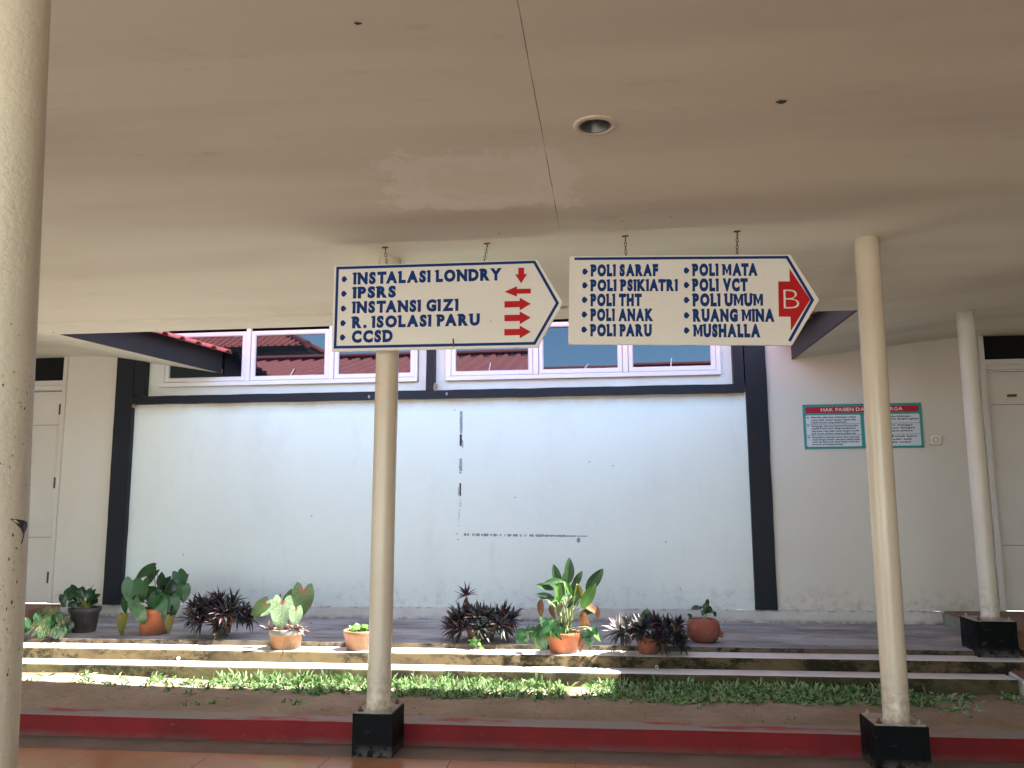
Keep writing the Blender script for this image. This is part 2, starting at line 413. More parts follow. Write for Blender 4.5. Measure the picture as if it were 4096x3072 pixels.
# red kerb (worn top)
bm = bmesh.new()
nx = 140
def kz(x): return .117 + .004 * mnoise.noise(Vector((x * .9, 3, 0)))
def ky(x): return 5.118 + .006 * mnoise.noise(Vector((x * .7, 1, 0)))
rows = []
for i in range(nx + 1):
    x = -9 + 17 * i / nx
    e = .004 * mnoise.noise(Vector((x * 6, 8, 0)))
    rows.append([bm.verts.new(p) for p in ((x, ky(x) + .004, -.03), (x, ky(x), .10 + e), (x, ky(x) + .008, kz(x) - .002), (x, ky(x) + .02, kz(x) + .001), (x, ky(x) + .165, kz(x) + .002), (x, ky(x) + .17, .0))])
for a, b in zip(rows, rows[1:]):
    for q in range(5):
        f = bm.faces.new((a[q], b[q], b[q + 1], a[q + 1])); f.material_index = 1 if q >= 2 else 0; f.smooth = q in (0, 1, 2)
tag(obj('kerb', bm, [M['kerb'], M['kerb_top']]), kind='structure')

# soil bed
def soil_z(x, y):
    z = .112 + .010 * mnoise.noise(Vector((x * 1.3, y * 1.7, 0))) + .006 * mnoise.noise(Vector((x * 6, y * 6, 2)))
    t = max(0, min(1, (y - 5.6) / .55)); z += .012 * t
    if x < -3.0: z += .03 * min(1, (-3.0 - x) / 1.0) * t
    return z
bm = bmesh.new()
gx = [-9 + .06 * i for i in range(int(17 / .06) + 1)]; gy = [5.27 + .05 * j for j in range(20)]
V = [[bm.verts.new((x, y, soil_z(x, y) if j else .112)) for j, y in enumerate(gy)] for x in gx]
for i in range(len(gx) - 1):
    for j in range(len(gy) - 1):
        f = bm.faces.new((V[i][j], V[i + 1][j], V[i + 1][j + 1], V[i][j + 1])); f.smooth = True
tag(obj('soil', bm, M['soil']), kind='structure')

# two long steps and the platform (edges slightly wavy, chipped)
def slab(name, x0, x1, yf, yb, ztop, zbot, mtop, mfront, seed):
    bm = bmesh.new(); n = int((x1 - x0) / .05); rows = []
    for i in range(n + 1):
        x = x0 + (x1 - x0) * i / n
        w1 = .006 * mnoise.noise(Vector((x * 1.1, seed, 0))) + .003 * mnoise.noise(Vector((x * 9, seed, 5)))
        w2 = .004 * mnoise.noise(Vector((x * 1.3, seed, 9))) + .0025 * mnoise.noise(Vector((x * 11, seed, 7)))
        rows.append([bm.verts.new(p) for p in ((x, yf + w1, zbot), (x, yf + w1 * .8, ztop - .012 + w2), (x, yf + .008 + w1, ztop + w2 * .6), (x, yf + .05, ztop + w2 * .3), (x, yb, ztop))])
    for a, b in zip(rows, rows[1:]):
        for q in range(4):
            f = bm.faces.new((a[q], b[q], b[q + 1], a[q + 1])); f.material_index = 0 if q >= 2 else 1; f.smooth = True
    for e in (rows[0], rows[-1]):
        pass
    return tag(obj(name, bm, [mtop, mfront]), kind='structure')
st1 = slab('lower_step', -9, 2.68, 6.19, 6.41, .220, .0, M['tread'], M['riser1'], 1)
st2 = slab('upper_step', -9, 2.95, 6.40, 6.65, .301, .1, M['tread'], M['riser'], 2)
pf = slab('platform', -9, 2.95, 6.64, 8.06, .335, .1, M['platform'], M['riser3'], 3)
for nm, x, y, z, st in (('drain_pipe', -3.344, 6.40, .240, st2), ('drain_pipe', .307, 6.40, .232, st2), ('drain_pipe', -3.96, 6.19, .160, st1)):
    b = bmesh.new(); lathe(b, [(.008, -.02), (.008, .012), (.0115, .012), (.0115, -.02)], 16)
    o = obj('drain_pipe', b, M['pvc'], st, mat=Matrix.Translation((x, y - .004, z)) @ Matrix.Rotation(R(90), 4, 'X'))

# right corridor floor, its end kerb and ramp
bm = bmesh.new()
box(bm, 2.90, 8, 6.86, 8.06, 0, .45, 0)
f0 = obj('side_corridor_floor', bm, M['brown_floor']); tag(f0, kind='structure')
boxo('floor_edge', 2.885, 2.8985, 6.87, 8.03, .30, .435, M['greenish'], f0)
bm = bmesh.new()
vs = [bm.verts.new(p) for p in ((2.90, 6.858, .44), (8, 6.858, .44), (8, 5.2, .0), (2.90, 6.30, .235))]; bm.faces.new(vs)
vs2 = [bm.verts.new(p) for p in ((2.90, 6.30, .235), (8, 5.2, .0), (8, 5.2, -.2), (2.90, 6.3, -.2))]; bm.faces.new(vs2)
tag(obj('ramp', bm, M['brown_floor']), kind='structure')
# short red topped, white sided kerb end
bm = bmesh.new()
P = [(2.70, 6.66), (2.715, 6.45), (2.70, 6.10), (2.66, 5.29)]
zt = [.250, .245, .215, .17]
top = []
for (x, y), zz in zip(P, zt):
    top.append([bm.verts.new((x - .015, y, .05)), bm.verts.new((x, y, zz - .008)), bm.verts.new((x + .01, y, zz)), bm.verts.new((x + .17, y + .02, zz + .01)), bm.verts.new((x + .18, y + .02, .05))])
for a, b in zip(top, top[1:]):
    for q in range(4):
        f = bm.faces.new((a[q], a[q + 1], b[q + 1], b[q])); f.material_index = 0 if q == 2 else 1
for e in (top[0], top[-1]):
    f = bm.faces.new(e); f.material_index = 1
o = obj('side_kerb', bm, [M['kerb_red2'], M['kerb_white']]); tag(o, kind='structure')
# left door step
o = boxo('door_step', -9, -5.45, 7.55, 8.03, .335, .445, M['brown_floor'], None, .006); tag(o, kind='structure')

# ==================================================================== CEILING
EY, EXL, EXR, EZ, CZ = 5.97, -4.16, 1.75, 2.74, 2.95
LX0, LX1 = -4.27, -3.905   # left eave X at Y=5.9 and 8.03
def exl(y): return LX0 + (LX1 - LX0) * (y - 5.9) / 2.13
def ceil_z(x, y):
    d = -9
    dn = EY - y
    dl = exl(y) - x
    dr = x - EXR
    zn = EZ + .155 * dn
    zl = EZ + .165 * dl if dl > -.001 else EZ
    zr = EZ + .115 * dr if dr > -.001 else EZ
    z = max(zn if dn > -.001 else -9, zl if dl > -.001 else -9, zr if dr > -.001 else -9)
    cap = CZ
    if dr > 0 and dr >= dn: cap = 2.915
    # smooth minimum with the flat ceiling
    k = .035
    h = max(k - abs(z - cap), 0) / k
    z = min(z, cap) - h * h * k * .25
    z += .004 * mnoise.noise(Vector((x * .9, y * 1.1, 0))) + .007 * mnoise.noise(Vector((x * .35, y * 2.1, 3)))
    return z
LAMP = (-.03, 3.305)
def lines(a, b, step, extra):
    v = set(round(a + step * i, 4) for i in range(int(round((b - a) / step)) + 1)); v.add(b)
    for e0, e1, s in extra:
        v = set(q for q in v if q < e0 - .01 or q > e1 + .01)
        t = e0
        while t <= e1 + 1e-6: v.add(round(t, 4)); t += s
    return sorted(v)
xs = lines(-9, 8, .15, [(LAMP[0] - .12, LAMP[0] + .12, .01), (EXR, EXR, 1)])
ys = lines(-4.4, 8.03, .12, [(LAMP[1] - .12, LAMP[1] + .12, .01), (EY, EY, 1)])  # unseen rear stretch extended to cut light from behind
bm = bmesh.new(); G = {}
def gv(i, j, x, y):
    key = (i, j, round(x, 4))
    if key not in G: G[key] = bm.verts.new((x, y, ceil_z(x, y)))
    return G[key]
for j in range(len(ys) - 1):
    y0, y1 = ys[j], ys[j + 1]
    for i in range(len(xs) - 1):
        x0, x1 = xs[i], xs[i + 1]
        cxm, cym = (x0 + x1) / 2, (y0 + y1) / 2
        if math.hypot(cxm - LAMP[0], cym - LAMP[1]) < .070: continue
        q = [(i, j, x0, y0), (i + 1, j, x1, y0), (i + 1, j + 1, x1, y1), (i, j + 1, x0, y1)]
        if y0 >= EY - 1e-4:
            l0, l1 = exl(y0), exl(y1)
            if x0 >= EXR - 1e-4: pass
            elif x0 < min(l0, l1):
                if x1 > min(l0, l1):
                    q = [(i, j, x0, y0), ('L', j, l0, y0), ('L', j + 1, l1, y1), (i, j + 1, x0, y1)]
                    if x0 > l0 - 1e-4 or x0 > l1 - 1e-4: continue
            elif x0 < max(l0, l1) and x0 >= min(l0, l1):
                continue
            else: continue
        f = bm.faces.new([gv(*a) for a in q]); f.smooth = True
bmesh.ops.recalc_face_normals(bm, faces=bm.faces[:])
ceiling = tag(obj('ceiling', bm, M['ceiling']), kind='structure')
# drip strip under the courtyard eave edge
b = bmesh.new()
n = 90
rows = []
for i in range(n + 1):
    x = exl(5.9) - .08 + (EXR + .02 - exl(5.9) + .08) * i / n
    e = .004 * mnoise.noise(Vector((x * 2.2, 4, 0)))
    rows.append([b.verts.new(p) for p in ((x, 5.755 + e, EZ + .04), (x, 5.755 + e, EZ + .013), (x, 5.98 + e, EZ - .008 + e * .5), (x, 5.98 + e, EZ + .05))])
for a, c in zip(rows, rows[1:]):
    for q in range(3): b.faces.new((a[q], c[q], c[q + 1], a[q + 1]))
b.faces.new(rows[0]); b.faces.new(rows[-1])
obj('drip_strip', b, M['ceiling'], ceiling)
# small dark spots and chips on the ceiling, the first painting a hole's dark
def blob(name, x, y, z, rx, ry, mat, parent, seed, up=-1):
    b = bmesh.new(); n = 18
    vs = []
    for i in range(n):
        a = 2 * math.pi * i / n
        r = 1 + .55 * mnoise.noise(Vector((math.cos(a) * 1.7, math.sin(a) * 1.7, seed)))
        vs.append(b.verts.new((x + math.cos(a) * rx * r, y + math.sin(a) * ry * r, z)))
    b.faces.new(vs)
    return obj(name, b, mat, parent)
for i, (x, y, rx, ry) in enumerate(((.70, 3.195, .022, .014), (-.60, 4.60, .008, .004), (.10, 4.50, .010, .003), (.14, 4.50, .006, .003), (.36, 4.47, .010, .004), (-.78, 2.46, .012, .009))):
    blob('ceiling_spot', x, y, ceil_z(x, y) - .003, rx, ry, M['dark_spot'], ceiling, i * 3.1)
for i, (x, y) in enumerate(((-4.55, 6.35), (-4.47, 6.55), (-4.62, 6.48), (-4.4, 6.7))):
    blob('peeling_paint', x, y, ceil_z(x, y) - .004, .05 - .008 * i, .03, M['wall2'], ceiling, 9 + i)

# ==================================================================== ROOFS
def roof_sheet(name, mat, parent, origin, along, up, L, Wd, pitch=.21, rib=.035, z_off=0):
    """ribs run along 'up'; profile repeats along 'along'"""
    origin, along, up = Vector(origin), Vector(along).normalized(), Vector(up)
    nrm = along.cross(up.normalized()); nrm = nrm if nrm.z > 0 else -nrm
    b = bmesh.new(); pts = []
    t = 0
    while t < L:
        for dt, h in ((0, 0), (.11, 0), (.135, rib), (.175, rib), (.20, 0)):
            if t + dt <= L: pts.append((t + dt * pitch / .21, h))
        t += pitch
    th = .012
    rws = []
    for t, h in pts:
        a = origin + along * t + nrm * h
        rws.append([b.verts.new(a), b.verts.new(a + up * 1), b.verts.new(a + up * 1 - nrm * th), b.verts.new(a - nrm * th)])
    for p, q in zip(rws, rws[1:]):
        b.faces.new((p[0], q[0], q[1], p[1])); b.faces.new((p[3], p[2], q[2], q[3]))
        b.faces.new((p[0], p[3], q[3], q[0])); b.faces.new((p[1], q[1], q[2], p[2]))
    return obj(name, b, mat, parent)

RZ, RY = 3.90, 2.2
rf = thing('walkway_roof', 'red ribbed sheet roof over the near covered walkway, seen mirrored in the windows', 'roof', (0, RY, 2.9))
def rel(p, o): return (p[0] - o.location[0], p[1] - o.location[1], p[2] - o.location[2])
KS = (RZ - 2.87) / (6.03 - RY)
roof_sheet('roof_sheet', M['roof'], rf, rel((-4.16, 6.03, 2.87), rf), (1, 0, 0), (0, RY - 6.03, RZ - 2.87), 5.99, 1)
for xa, ln in ((-9.2, 5.03), (1.84, 6.3)):
    roof_sheet('roof_sheet', M['roof'], rf, rel((xa, 5.1, 2.87 + KS * .93), rf), (1, 0, 0), (0, RY - 5.1, KS * (5.1 - RY)), ln, 1)
roof_sheet('roof_sheet', M['roof'], rf, rel((-9.2, -4.55, 3.02), rf), (1, 0, 0), (0, RY + 4.55, RZ - 3.02), 17.4, 1)
b = bmesh.new()
pr = [(-.16, -.02), (-.15, .012), (-.03, .04), (.03, .04), (.15, .012), (.16, -.02)]
for p, q in zip(pr, pr[1:]):
    vs = [b.verts.new((x, p[0] if s else q[0], (p[1] if s else q[1]) + RZ - 2.9 + .055)) for x, s in ((-9.2, 1), (8.2, 1), (8.2, 0), (-9.2, 0))]
    b.faces.new(vs)
obj('ridge_cap', b, M['roof'], rf)['label'] = 'folded red ridge capping'
boxo('fascia', *[v - o for v, o in zip((-4.2, EXR), (0, 0))], 5.985 - RY, 6.005 - RY, 2.745 - 2.9, 2.90 - 2.9, M['charcoal'], rf)
boxo('fascia', -9, 8, -4.44 - RY, -4.41 - RY, 2.85 - 2.9, 3.0 - 2.9, M['charcoal'], rf)

# left and right side roofs with the dark fascia boards
def side_roof(sgn, label):
    if sgn < 0:
        A, B = Vector((exl(5.93), 5.93, 0)), Vector((LX1 + .002, 8.022, 0))
    else:
        A, B = Vector((EXR + .005, 5.99, 0)), Vector((EXR - .012, 8.022, 0))
    t = thing('walkway_roof', label, 'roof', (A.x, A.y, 2.74))
    d = (B - A); Ld = d.length; u = d.normalized()
    out = Vector((-u.y, u.x, 0)); out = out if out.x * -sgn > 0 else -out   # towards the opening
    b = bmesh.new()
    for z0, z1, z2, z3 in ((0, 0, 0, 0),):
        a0, a1 = Vector((0, 0, 0)), B - A
        low = -.004; hi0 = .215
        vs = []
        for q in (a0, a1):
            for oo in (.0, .022):
                for zz in (low, hi0): vs.append(b.verts.new(q + out * oo + Vector((0, 0, zz))))
        for f in ((0, 1, 3, 2), (4, 6, 7, 5), (0, 4, 5, 1), (2, 3, 7, 6), (1, 5, 7, 3), (0, 2, 6, 4)):
            b.faces.new([vs[i] for i in f])
    obj('fascia', b, M['fascia'], t)
    up = -out * 3.6 + Vector((0, 0, 3.6 * .27))
    roof_sheet('roof_sheet', M['roof'], t, (out * .14 + Vector((0, 0, .196))), u, up, Ld + .02, 1, pitch=.235, rib=.026)
    b = bmesh.new()
    vs = [b.verts.new(p) for p in (out * .14 + Vector((0, 0, .190)), B - A + out * .14 + Vector((0, 0, .190)), B - A - out * .5 + Vector((0, 0, .33)), -out * .5 + Vector((0, 0, .33)))]
    b.faces.new(vs)
    obj('eave_board', b, M['roof_under'], t)
    return t
side_roof(-1, 'left walkway roof with dark grey fascia board under a toothed red edge, over the leftmost pane')
side_roof(1, 'right walkway roof: dark fascia board sloping behind the tip of the B arrow sign')

# ==================================================================== BUILDING
WY = 8.03
hb = thing('hospital_building', 'white walled building with charcoal trim, high windows and doors behind the planted steps', 'building', (0, WY, 0))
def hbx(name, x0, x1, y0, y1, z0, z1, mat, parent=None, bevel=0):
    return boxo(name, x0, x1, y0 - WY, y1 - WY, z0, z1, mat, parent or hb, bevel)
# wall sections (openings left for the windows and transoms)
def wall(name, x0, x1, z0, z1, mat, y0=WY, y1=WY + .15):
    return hbx(name, x0, x1, y0, y1, z0, z1, mat)
wall('wall', -4.80, 1.28, .448, 2.44, M['wall'])
wall('wall', -5.56, -4.975, .448, 4.5, M['wall2'])
wall('wall', 1.47, 3.37, .448, 4.5, M['wall2'])  # warmer, darker paint than the centre wall imitates light falloff
wall('wall', -4.98, 1.48, 3.235, 4.5, M['wall'])
wall('wall', -9, -5.56, 3.0, 4.5, M['wall2'])
wall('wall', 3.37, 8, 2.93, 4.5, M['wall2'])
hbx('side_light_blocker', 4.9, 5.05, -2.0, WY + .15, -.1, 4.4, M['wall2'])  # unseen wall added to close the right end against light
hbx('rear_light_blocker', 2.4, 4.9, -2.15, -2.0, -.1, 4.0, M['wall2'])  # unseen wall added behind the corridor to darken the right side
hbx('side_light_blocker', -8.6, -8.45, 2.0, WY + .15, -.1, 4.4, M['wall2'])  # unseen wall added to cut light from the left end
wall('wall', -9, -6.48, .448, 3.0, M['wall2'])
wall('wall', 4.34, 8, .448, 2.93, M['wall2'])
# recessed surround of the window band
WR = WY + .03
hbx('window_surround', -4.68, -4.562, WR, WR + .12, 2.505, 3.235, M['wall'])
hbx('window_surround', -1.858, -1.765, WR, WR + .12, 2.505, 3.235, M['wall'])
hbx('window_surround', -1.682, -1.582, WR, WR + .12, 2.505, 3.235, M['wall'])
hbx('window_surround', 1.068, 1.17, WR, WR + .12, 2.505, 3.235, M['wall'])
hbx('window_surround', -4.562, -1.858, WR, WR + .12, 2.505, 2.606, M['wall'])
hbx('window_surround', -1.582, 1.068, WR, WR + .12, 2.505, 2.606, M['wall'])
# plinth
def plinth(x0, x1):
    b = bmesh.new(); n = max(2, int((x1 - x0) / .04)); rows = []
    for i in range(n + 1):
        x = x0 + (x1 - x0) * i / n
        e = .004 * mnoise.noise(Vector((x * 4, 0, 3))) + .0035 * mnoise.noise(Vector((x * 17, 0, 3)))
        rows.append([b.verts.new(p) for p in ((x, -.022, .32), (x, -.020, .440 + e), (x, -.012, .447 + e), (x, .01, .4475 + e))])
    for a, c in zip(rows, rows[1:]):
        for q in range(3): b.faces.new((a[q], c[q], c[q + 1], a[q + 1])).smooth = True
    return obj('plinth', b, M['plinth'], hb)
plinth(-5.45, 2.90)
# pillars, beam, posts (charcoal trim)
def trimbox(name, x0, x1, y0, z0, z1, bev=.004, y1=WY + .1):
    b = bmesh.new()
    nx_, nz_ = max(1, int((x1 - x0) / .09)), max(1, int((z1 - z0) / .09))
    def P_(i, j, y):
        x, z = x0 + (x1 - x0) * i / nx_, z0 + (z1 - z0) * j / nz_
        wx = .0042 * mnoise.noise(Vector((x * 2, z * 3.1, 1))) + .002 * mnoise.noise(Vector((x * 9, z * 13, 4)))
        wz = .0042 * mnoise.noise(Vector((x * 3.3, z * 2, 8))) + .002 * mnoise.noise(Vector((x * 14, z * 9, 2)))
        return b.verts.new((x + wx, y - WY, z + wz * (1 if nx_ > 3 else .4)))
    F_ = [[P_(i, j, y0) for j in range(nz_ + 1)] for i in range(nx_ + 1)]
    for i in range(nx_):
        for j in range(nz_): b.faces.new((F_[i][j], F_[i + 1][j], F_[i + 1][j + 1], F_[i][j + 1]))
    rim = [F_[i][0] for i in range(nx_ + 1)] + [F_[nx_][j] for j in range(1, nz_ + 1)] + [F_[i][nz_] for i in range(nx_ - 1, -1, -1)] + [F_[0][j] for j in range(nz_ - 1, 0, -1)]
    back = [b.verts.new((v.co.x, y1 - WY, v.co.z)) for v in rim]
    for q in range(len(rim)): b.faces.new((rim[q], rim[(q + 1) % len(rim)], back[(q + 1) % len(rim)], back[q]))
    bmesh.ops.recalc_face_normals(b, faces=b.faces[:])
    return obj(name, b, M['charcoal'], hb)
p1 = trimbox('pillar', -4.985, -4.798, WY - .06, .449, 2.99); 
trimbox('pillar', -4.797, -4.682, WY - .052, 2.515, 2.95)
p2 = trimbox('pillar', 1.282, 1.475, WY - .03, .449, 3.25)
bm_ = trimbox('beam', -4.797, 1.268, WY - .06, 2.428, 2.508)
trimbox('window_post', -1.765, -1.684, WY - .05, 2.511, 3.235)
trimbox('window_post', 1.172, 1.268, WY - .05, 2.511, 3.235)
# plaster chips
def chip(x, z, w, h, seed, y=WY - .075, mat='plaster_chip'):
    b = bmesh.new(); n = 12; vs = []; 
    for i in range(n):
        a = 2 * math.pi * i / n; r = 1 + .5 * mnoise.noise(Vector((math.cos(a) * 2, math.sin(a) * 2, seed)))
        vs.append(b.verts.new((x + math.cos(a) * w * r, y - WY, z + math.sin(a) * h * r)))
    c0 = b.verts.new((x, y - WY - .012, z))
    for i in range(n): b.faces.new((vs[i], vs[(i + 1) % n], c0)).smooth = False
    return obj('plaster_chip', b, M[mat], hb)
chip(-1.668, 2.54, .022, .042, 2, WY - .062)
chip(-4.775, 2.41, .022, .022, 5, WY - .062)
# windows
def window(x0, x1, glasses, tilts, sticks):
    wv = hbx('window', x0, x1, WR - .045, WR - .005, 2.607, 2.648, M['frame'], None, .003)   # bottom rail of the outer frame
    wv['label'] = 'triple white framed high window, tinted panes reflecting red roofs' if x0 < -3 else 'triple white framed high window, tinted panes reflecting blue sky'
    def fr(n, a, b_, z0, z1, yo=.045, yd=.0): return hbx(n, a, b_, WR - yo, WR - .005 - yd, z0, z1, M['frame'], wv, .002)
    fr('frame', x0, x1, 3.195, 3.234); 
    fr('frame', x0, glasses[0][0] - .05, 2.6485, 3.1945); fr('frame', glasses[-1][1] + .05, x1, 2.6485, 3.1945)
    for (a0, a1), (b0, b1) in zip(glasses, glasses[1:]):
        fr('mullion', a1 + .052, b0 - .052, 2.6485, 3.1945, .05)
    for (g0, g1), tl, sx in zip(glasses, tilts, sticks):
        zb, zt_ = 2.700, 3.112
        b = bmesh.new()
        yo, yi = -.034, -.006
        # mitred sash ring
        def ring(y, o): return [b.verts.new(p) for p in ((g0 - o, y, zb - o), (g1 + o, y, zb - o), (g1 + o, y, zt_ + o), (g0 - o, y, zt_ + o))]
        A = ring(yo, .048); A2 = ring(yo - .004, .040); B2 = ring(yo - .004, .012); B = ring(yo + .006, .002); C_ = ring(yi, .002); D_ = ring(yi, .048)
        for p, q in ((A, A2), (A2, B2), (B2, B), (B, C_), (D_, A)):
            for i in range(4): b.faces.new((p[i], p[(i + 1) % 4], q[(i + 1) % 4], q[i]))
        bmesh.ops.recalc_face_normals(b, faces=b.faces[:])
        obj('sash', b, M['frame'], wv, (0, WR - WY, 0))
        b = bmesh.new()
        hw, hh = (g1 - g0) / 2 + .002, (zt_ - zb) / 2 + .002
        vs = [b.verts.new(p) for p in ((-hw, 0, -hh), (hw, 0, -hh), (hw, 0, hh), (-hw, 0, hh))]; b.faces.new(vs)
        obj('pane', b, M['glass'], wv, mat=Matrix.Translation(((g0 + g1) / 2, WR - WY - .012, (zb + zt_) / 2)) @ Matrix.Rotation(R(-tl), 4, 'X') @ Matrix.Rotation(R(rnd.uniform(-.1, .1)), 4, 'Z'))
        if sx:
            b = bmesh.new(); tube(b, [(sx[0], 0, zb - .002), (sx[1], -.004, zb + sx[2])], .006, 6)
            obj('reflected_stick', b, M['pvc'], wv, (0, WR - WY - .022, 0))  # solid stick standing in for a pale streak reflected in the glass
    return wv
window(-4.558, -1.862, [(-4.447, -3.683), (-3.535, -2.817), (-2.662, -1.938)], [0, 0, 0], [None, (-3.165, -3.125, .062), None])
window(-1.578, 1.064, [(-1.476, -.768), (-.614, .095), (.247, .972)], [0, 1.5, 1.35], [(-1.15, -1.135, .075), (-.22, -.18, .04), (.60, .608, .078)])
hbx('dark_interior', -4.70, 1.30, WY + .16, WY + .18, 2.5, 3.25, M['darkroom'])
# doors
def door(x0, x1, zb, zt_, tz0, tz1, hinge_x, groove, label, mirror):
    dv = hbx('door', x0 + .009, x1 - .009, WY + .02, WY + .06, zb + .008, zt_ - .014, M['door'], None, .003)
    dv['label'] = label
    hbx('door_gap', x0, x1, WY + .062, WY + .07, zb - .002, zt_, M['gap'], dv)
    # stiles and grooves
    for z in groove: hbx('groove', x0 + .03, x1 - .03, WY + .0185, WY + .0196, z - .003, z + .003, M['plastic_dark'], dv)
    hbx('frame', x0 - .001, x1, WY - .01, WY + .08, zt_ + .002, zt_ + .048, M['door'], dv, .002)
    hbx('frame', x0 - .001, x1, WY - .006, WY + .08, zt_ + .052, tz0, M['door'], dv, .002)
    for s in (x0, x1):
        a, b_ = (s - .045, s) if s == x0 else (s, s + .045)
        hbx('frame', a, b_, WY - .012, WY + .08, zb, tz1 + .04, M['door'], dv, .002)
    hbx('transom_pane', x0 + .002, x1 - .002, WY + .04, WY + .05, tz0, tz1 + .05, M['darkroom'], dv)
    for z in (zb + .25, (zb + zt_) / 2 + .12, zt_ - .2):
        hx = hinge_x
        b = bmesh.new(); tube(b, [(hx, 0, z - .055), (hx, 0, z + .055)], .009, 8); box(b, hx - .026, hx + .012, .002, .006, z - .055, z + .055)
        obj('hinge', b, M['rust'], dv, (0, .004, 0))
    return dv
d1 = door(-6.45, -5.605, .452, 2.60, 2.700, 2.945, -5.612, (2.24, 1.1), 'white door with rusty hinges and a dark transom pane', False)
d2 = door(3.425, 4.29, .452, 2.59, 2.690, 2.90, 4.27, (2.275, 1.02), 'white door behind the far right column under a dark transom pane', True)
hbx('handle', 3.60, 3.67, WY - .02, WY + .02, 2.345, 2.365, M['rust'], d2, .003)
hbx('wall', -5.565, -5.558, WY - .012, WY + .1, .448, 3.0, M['wall2'])
# high eave and roof above (above the frame of the photograph)
b = bmesh.new()
for (y0, z0), (y1, z1) in (((8.05, 4.42), (6.80, 4.30)), ((6.80, 4.30), (6.80, 4.46))):
    vs = [b.verts.new(p) for p in ((-9.5, y0 - WY, z0), (8.5, y0 - WY, z0), (8.5, y1 - WY, z1), (-9.5, y1 - WY, z1))]; b.faces.new(vs)
obj('eave_soffit', b, M['wall2'], hb)
roof_sheet('roof', M['roof'], hb, (-9.5, 6.77 - WY, 4.46), (1, 0, 0), (0, 5.0, 1.5), 18, 1)

# tape residue on the wall: L-shaped old outline
def residue(name, x0, x1, z0, z1, mat, seed, nseg=None, yoff=.0015, vert=True):
    b = bmesh.new(); n = nseg or max(3, int((z1 - z0 if vert else x1 - x0) / .008)); L = []; r_ = random.Random(seed)
    for i in range(n + 1):
        t = i / n
        e0, e1 = r_.uniform(0, .28), r_.uniform(0, .28)
        if i in (0, n): e0, e1 = .4, .35
        if vert:
            z = z0 + (z1 - z0) * t; w_ = x1 - x0
            L.append((b.verts.new((x0 + w_ * e0 * .6, -yoff, z)), b.verts.new((x1 - w_ * e1 * .6, -yoff, z))))
        else:
            x = x0 + (x1 - x0) * t; w_ = z1 - z0
            L.append((b.verts.new((x, -yoff, z0 + w_ * e0 * .7)), b.verts.new((x, -yoff, z1 - w_ * e1 * .7))))
    for a, c in zip(L, L[1:]):
        b.faces.new((a[0], a[1], c[1], c[0]))
    return obj(name, b, mat, hb)
for i, (x0, x1, z0, z1, mt) in enumerate(((-1.440, -1.408, 2.085, 2.305, 'tape'), (-1.441, -1.414, 1.965, 2.080, 'tape_dark'), (-1.415, -1.402, 1.945, 2.02, 'tape'),
        (-1.444, -1.411, 1.722, 1.845, 'tape'), (-1.442, -1.416, 1.700, 1.716, 'tape'), (-1.440, -1.421, 1.485, 1.61, 'tape_dark'), (-1.452, -1.442, 1.49, 1.57, 'tape'))):
    residue('tape_mark', x0, x1, z0, z1, M[mt], i + 20, yoff=.0015 + i * .0004)
r_ = random.Random(4)
for i in range(24):
    z = 1.47 - i * .0115; x = -1.452 + r_.uniform(0, .02) - i * .0004; wd = r_.uniform(.006, .022)
    if r_.random() < .85: residue('tape_mark', x, x + wd, z - r_.uniform(.003, .010), z, M['tape'], 60 + i, 3, .0016)
x = -1.395
while x < -.23:
    wd = r_.uniform(.004, .05) if x < -.72 else r_.uniform(.08, .16)
    t = (x + 1.395) / 1.16
    h = .028 if x < -.7 else .022 * (1 - max(0, (t - .75)) * 3)
    zc = 1.122 - .018 * t
    residue('tape_mark', x, min(x + wd, -.22), zc - h / 2 - .002, zc + h / 2, M['tape'], int(x * 999), None, .0016, False)
    x += wd + (r_.uniform(.002, .03) if x < -.72 else .003)
residue('tape_mark', -.325, -.285, 1.045, 1.09, M['tape'], 5)
for x, z in ((-1.49, 2.318), (-.19, 1.80), (.03, 1.76), (-.90, 1.47), (-1.46, 1.13), (-1.45, 1.075), (.62, .63), (.50, 1.05), (-2.9, 1.30), (-4.2, .93), (-3.3, 2.46)):
    residue('scuff_mark', x - .008, x + .008, z - .006, z + .006, M['tape'], int(x * 77 + z * 9), 4)
# dark chalky smudges on beam
for x, z in ((-2.33, 2.458), (-1.555, 2.47)):
    residue('scuff_mark', x - .012, x + .010, z - .016, z + .014, M['tape'], int(x * 55), 5, .062)
residue('scuff_mark', 1.31, 1.36, 1.98, 2.06, M['gap'], 12, 7, .0325)
residue('scuff_mark', 1.33, 1.365, 2.07, 2.10, M['gap'], 13, 5, .0325)

# ---- two storey pavilion behind the camera (visible mirrored in the panes)
pv = thing('pavilion', 'taller hipped red roof building mirrored in the left windows', 'building', (-18, -14, 0))
def rp(x, y, z): return (x + 18, y + 14, z)
b = bmesh.new(); box(b, *[v + 18 for v in (-26, -10.9)], *[v + 14 for v in (-19, -11.2)], -.02, 6.3); obj('wall', b, M['wall2'], pv)
b = bmesh.new()
E0, E1, F0, F1 = -27.0, -9.75, -20, -9.95
vs = {k_: b.verts.new(rp(*p)) for k_, p in dict(a=(E0, F1, 6.6), b=(E1, F1, 6.6), c=(E1, F0, 6.6), d=(E0, F0, 6.6), e=(-22, -15, 9.3), f=(-14.8, -15, 9.3)).items()}
for f in ('abfe', 'bcf', 'cdef', 'dae'): b.faces.new([vs[q] for q in f])
obj('roof', b, M['roof'], pv)
b = bmesh.new(); box(b, E0 + 18.05, E1 + 17.95, F0 + 14.05, F1 + 13.95, 6.42, 6.58); obj('eave', b, M['roof_under'], pv)
b = bmesh.new()
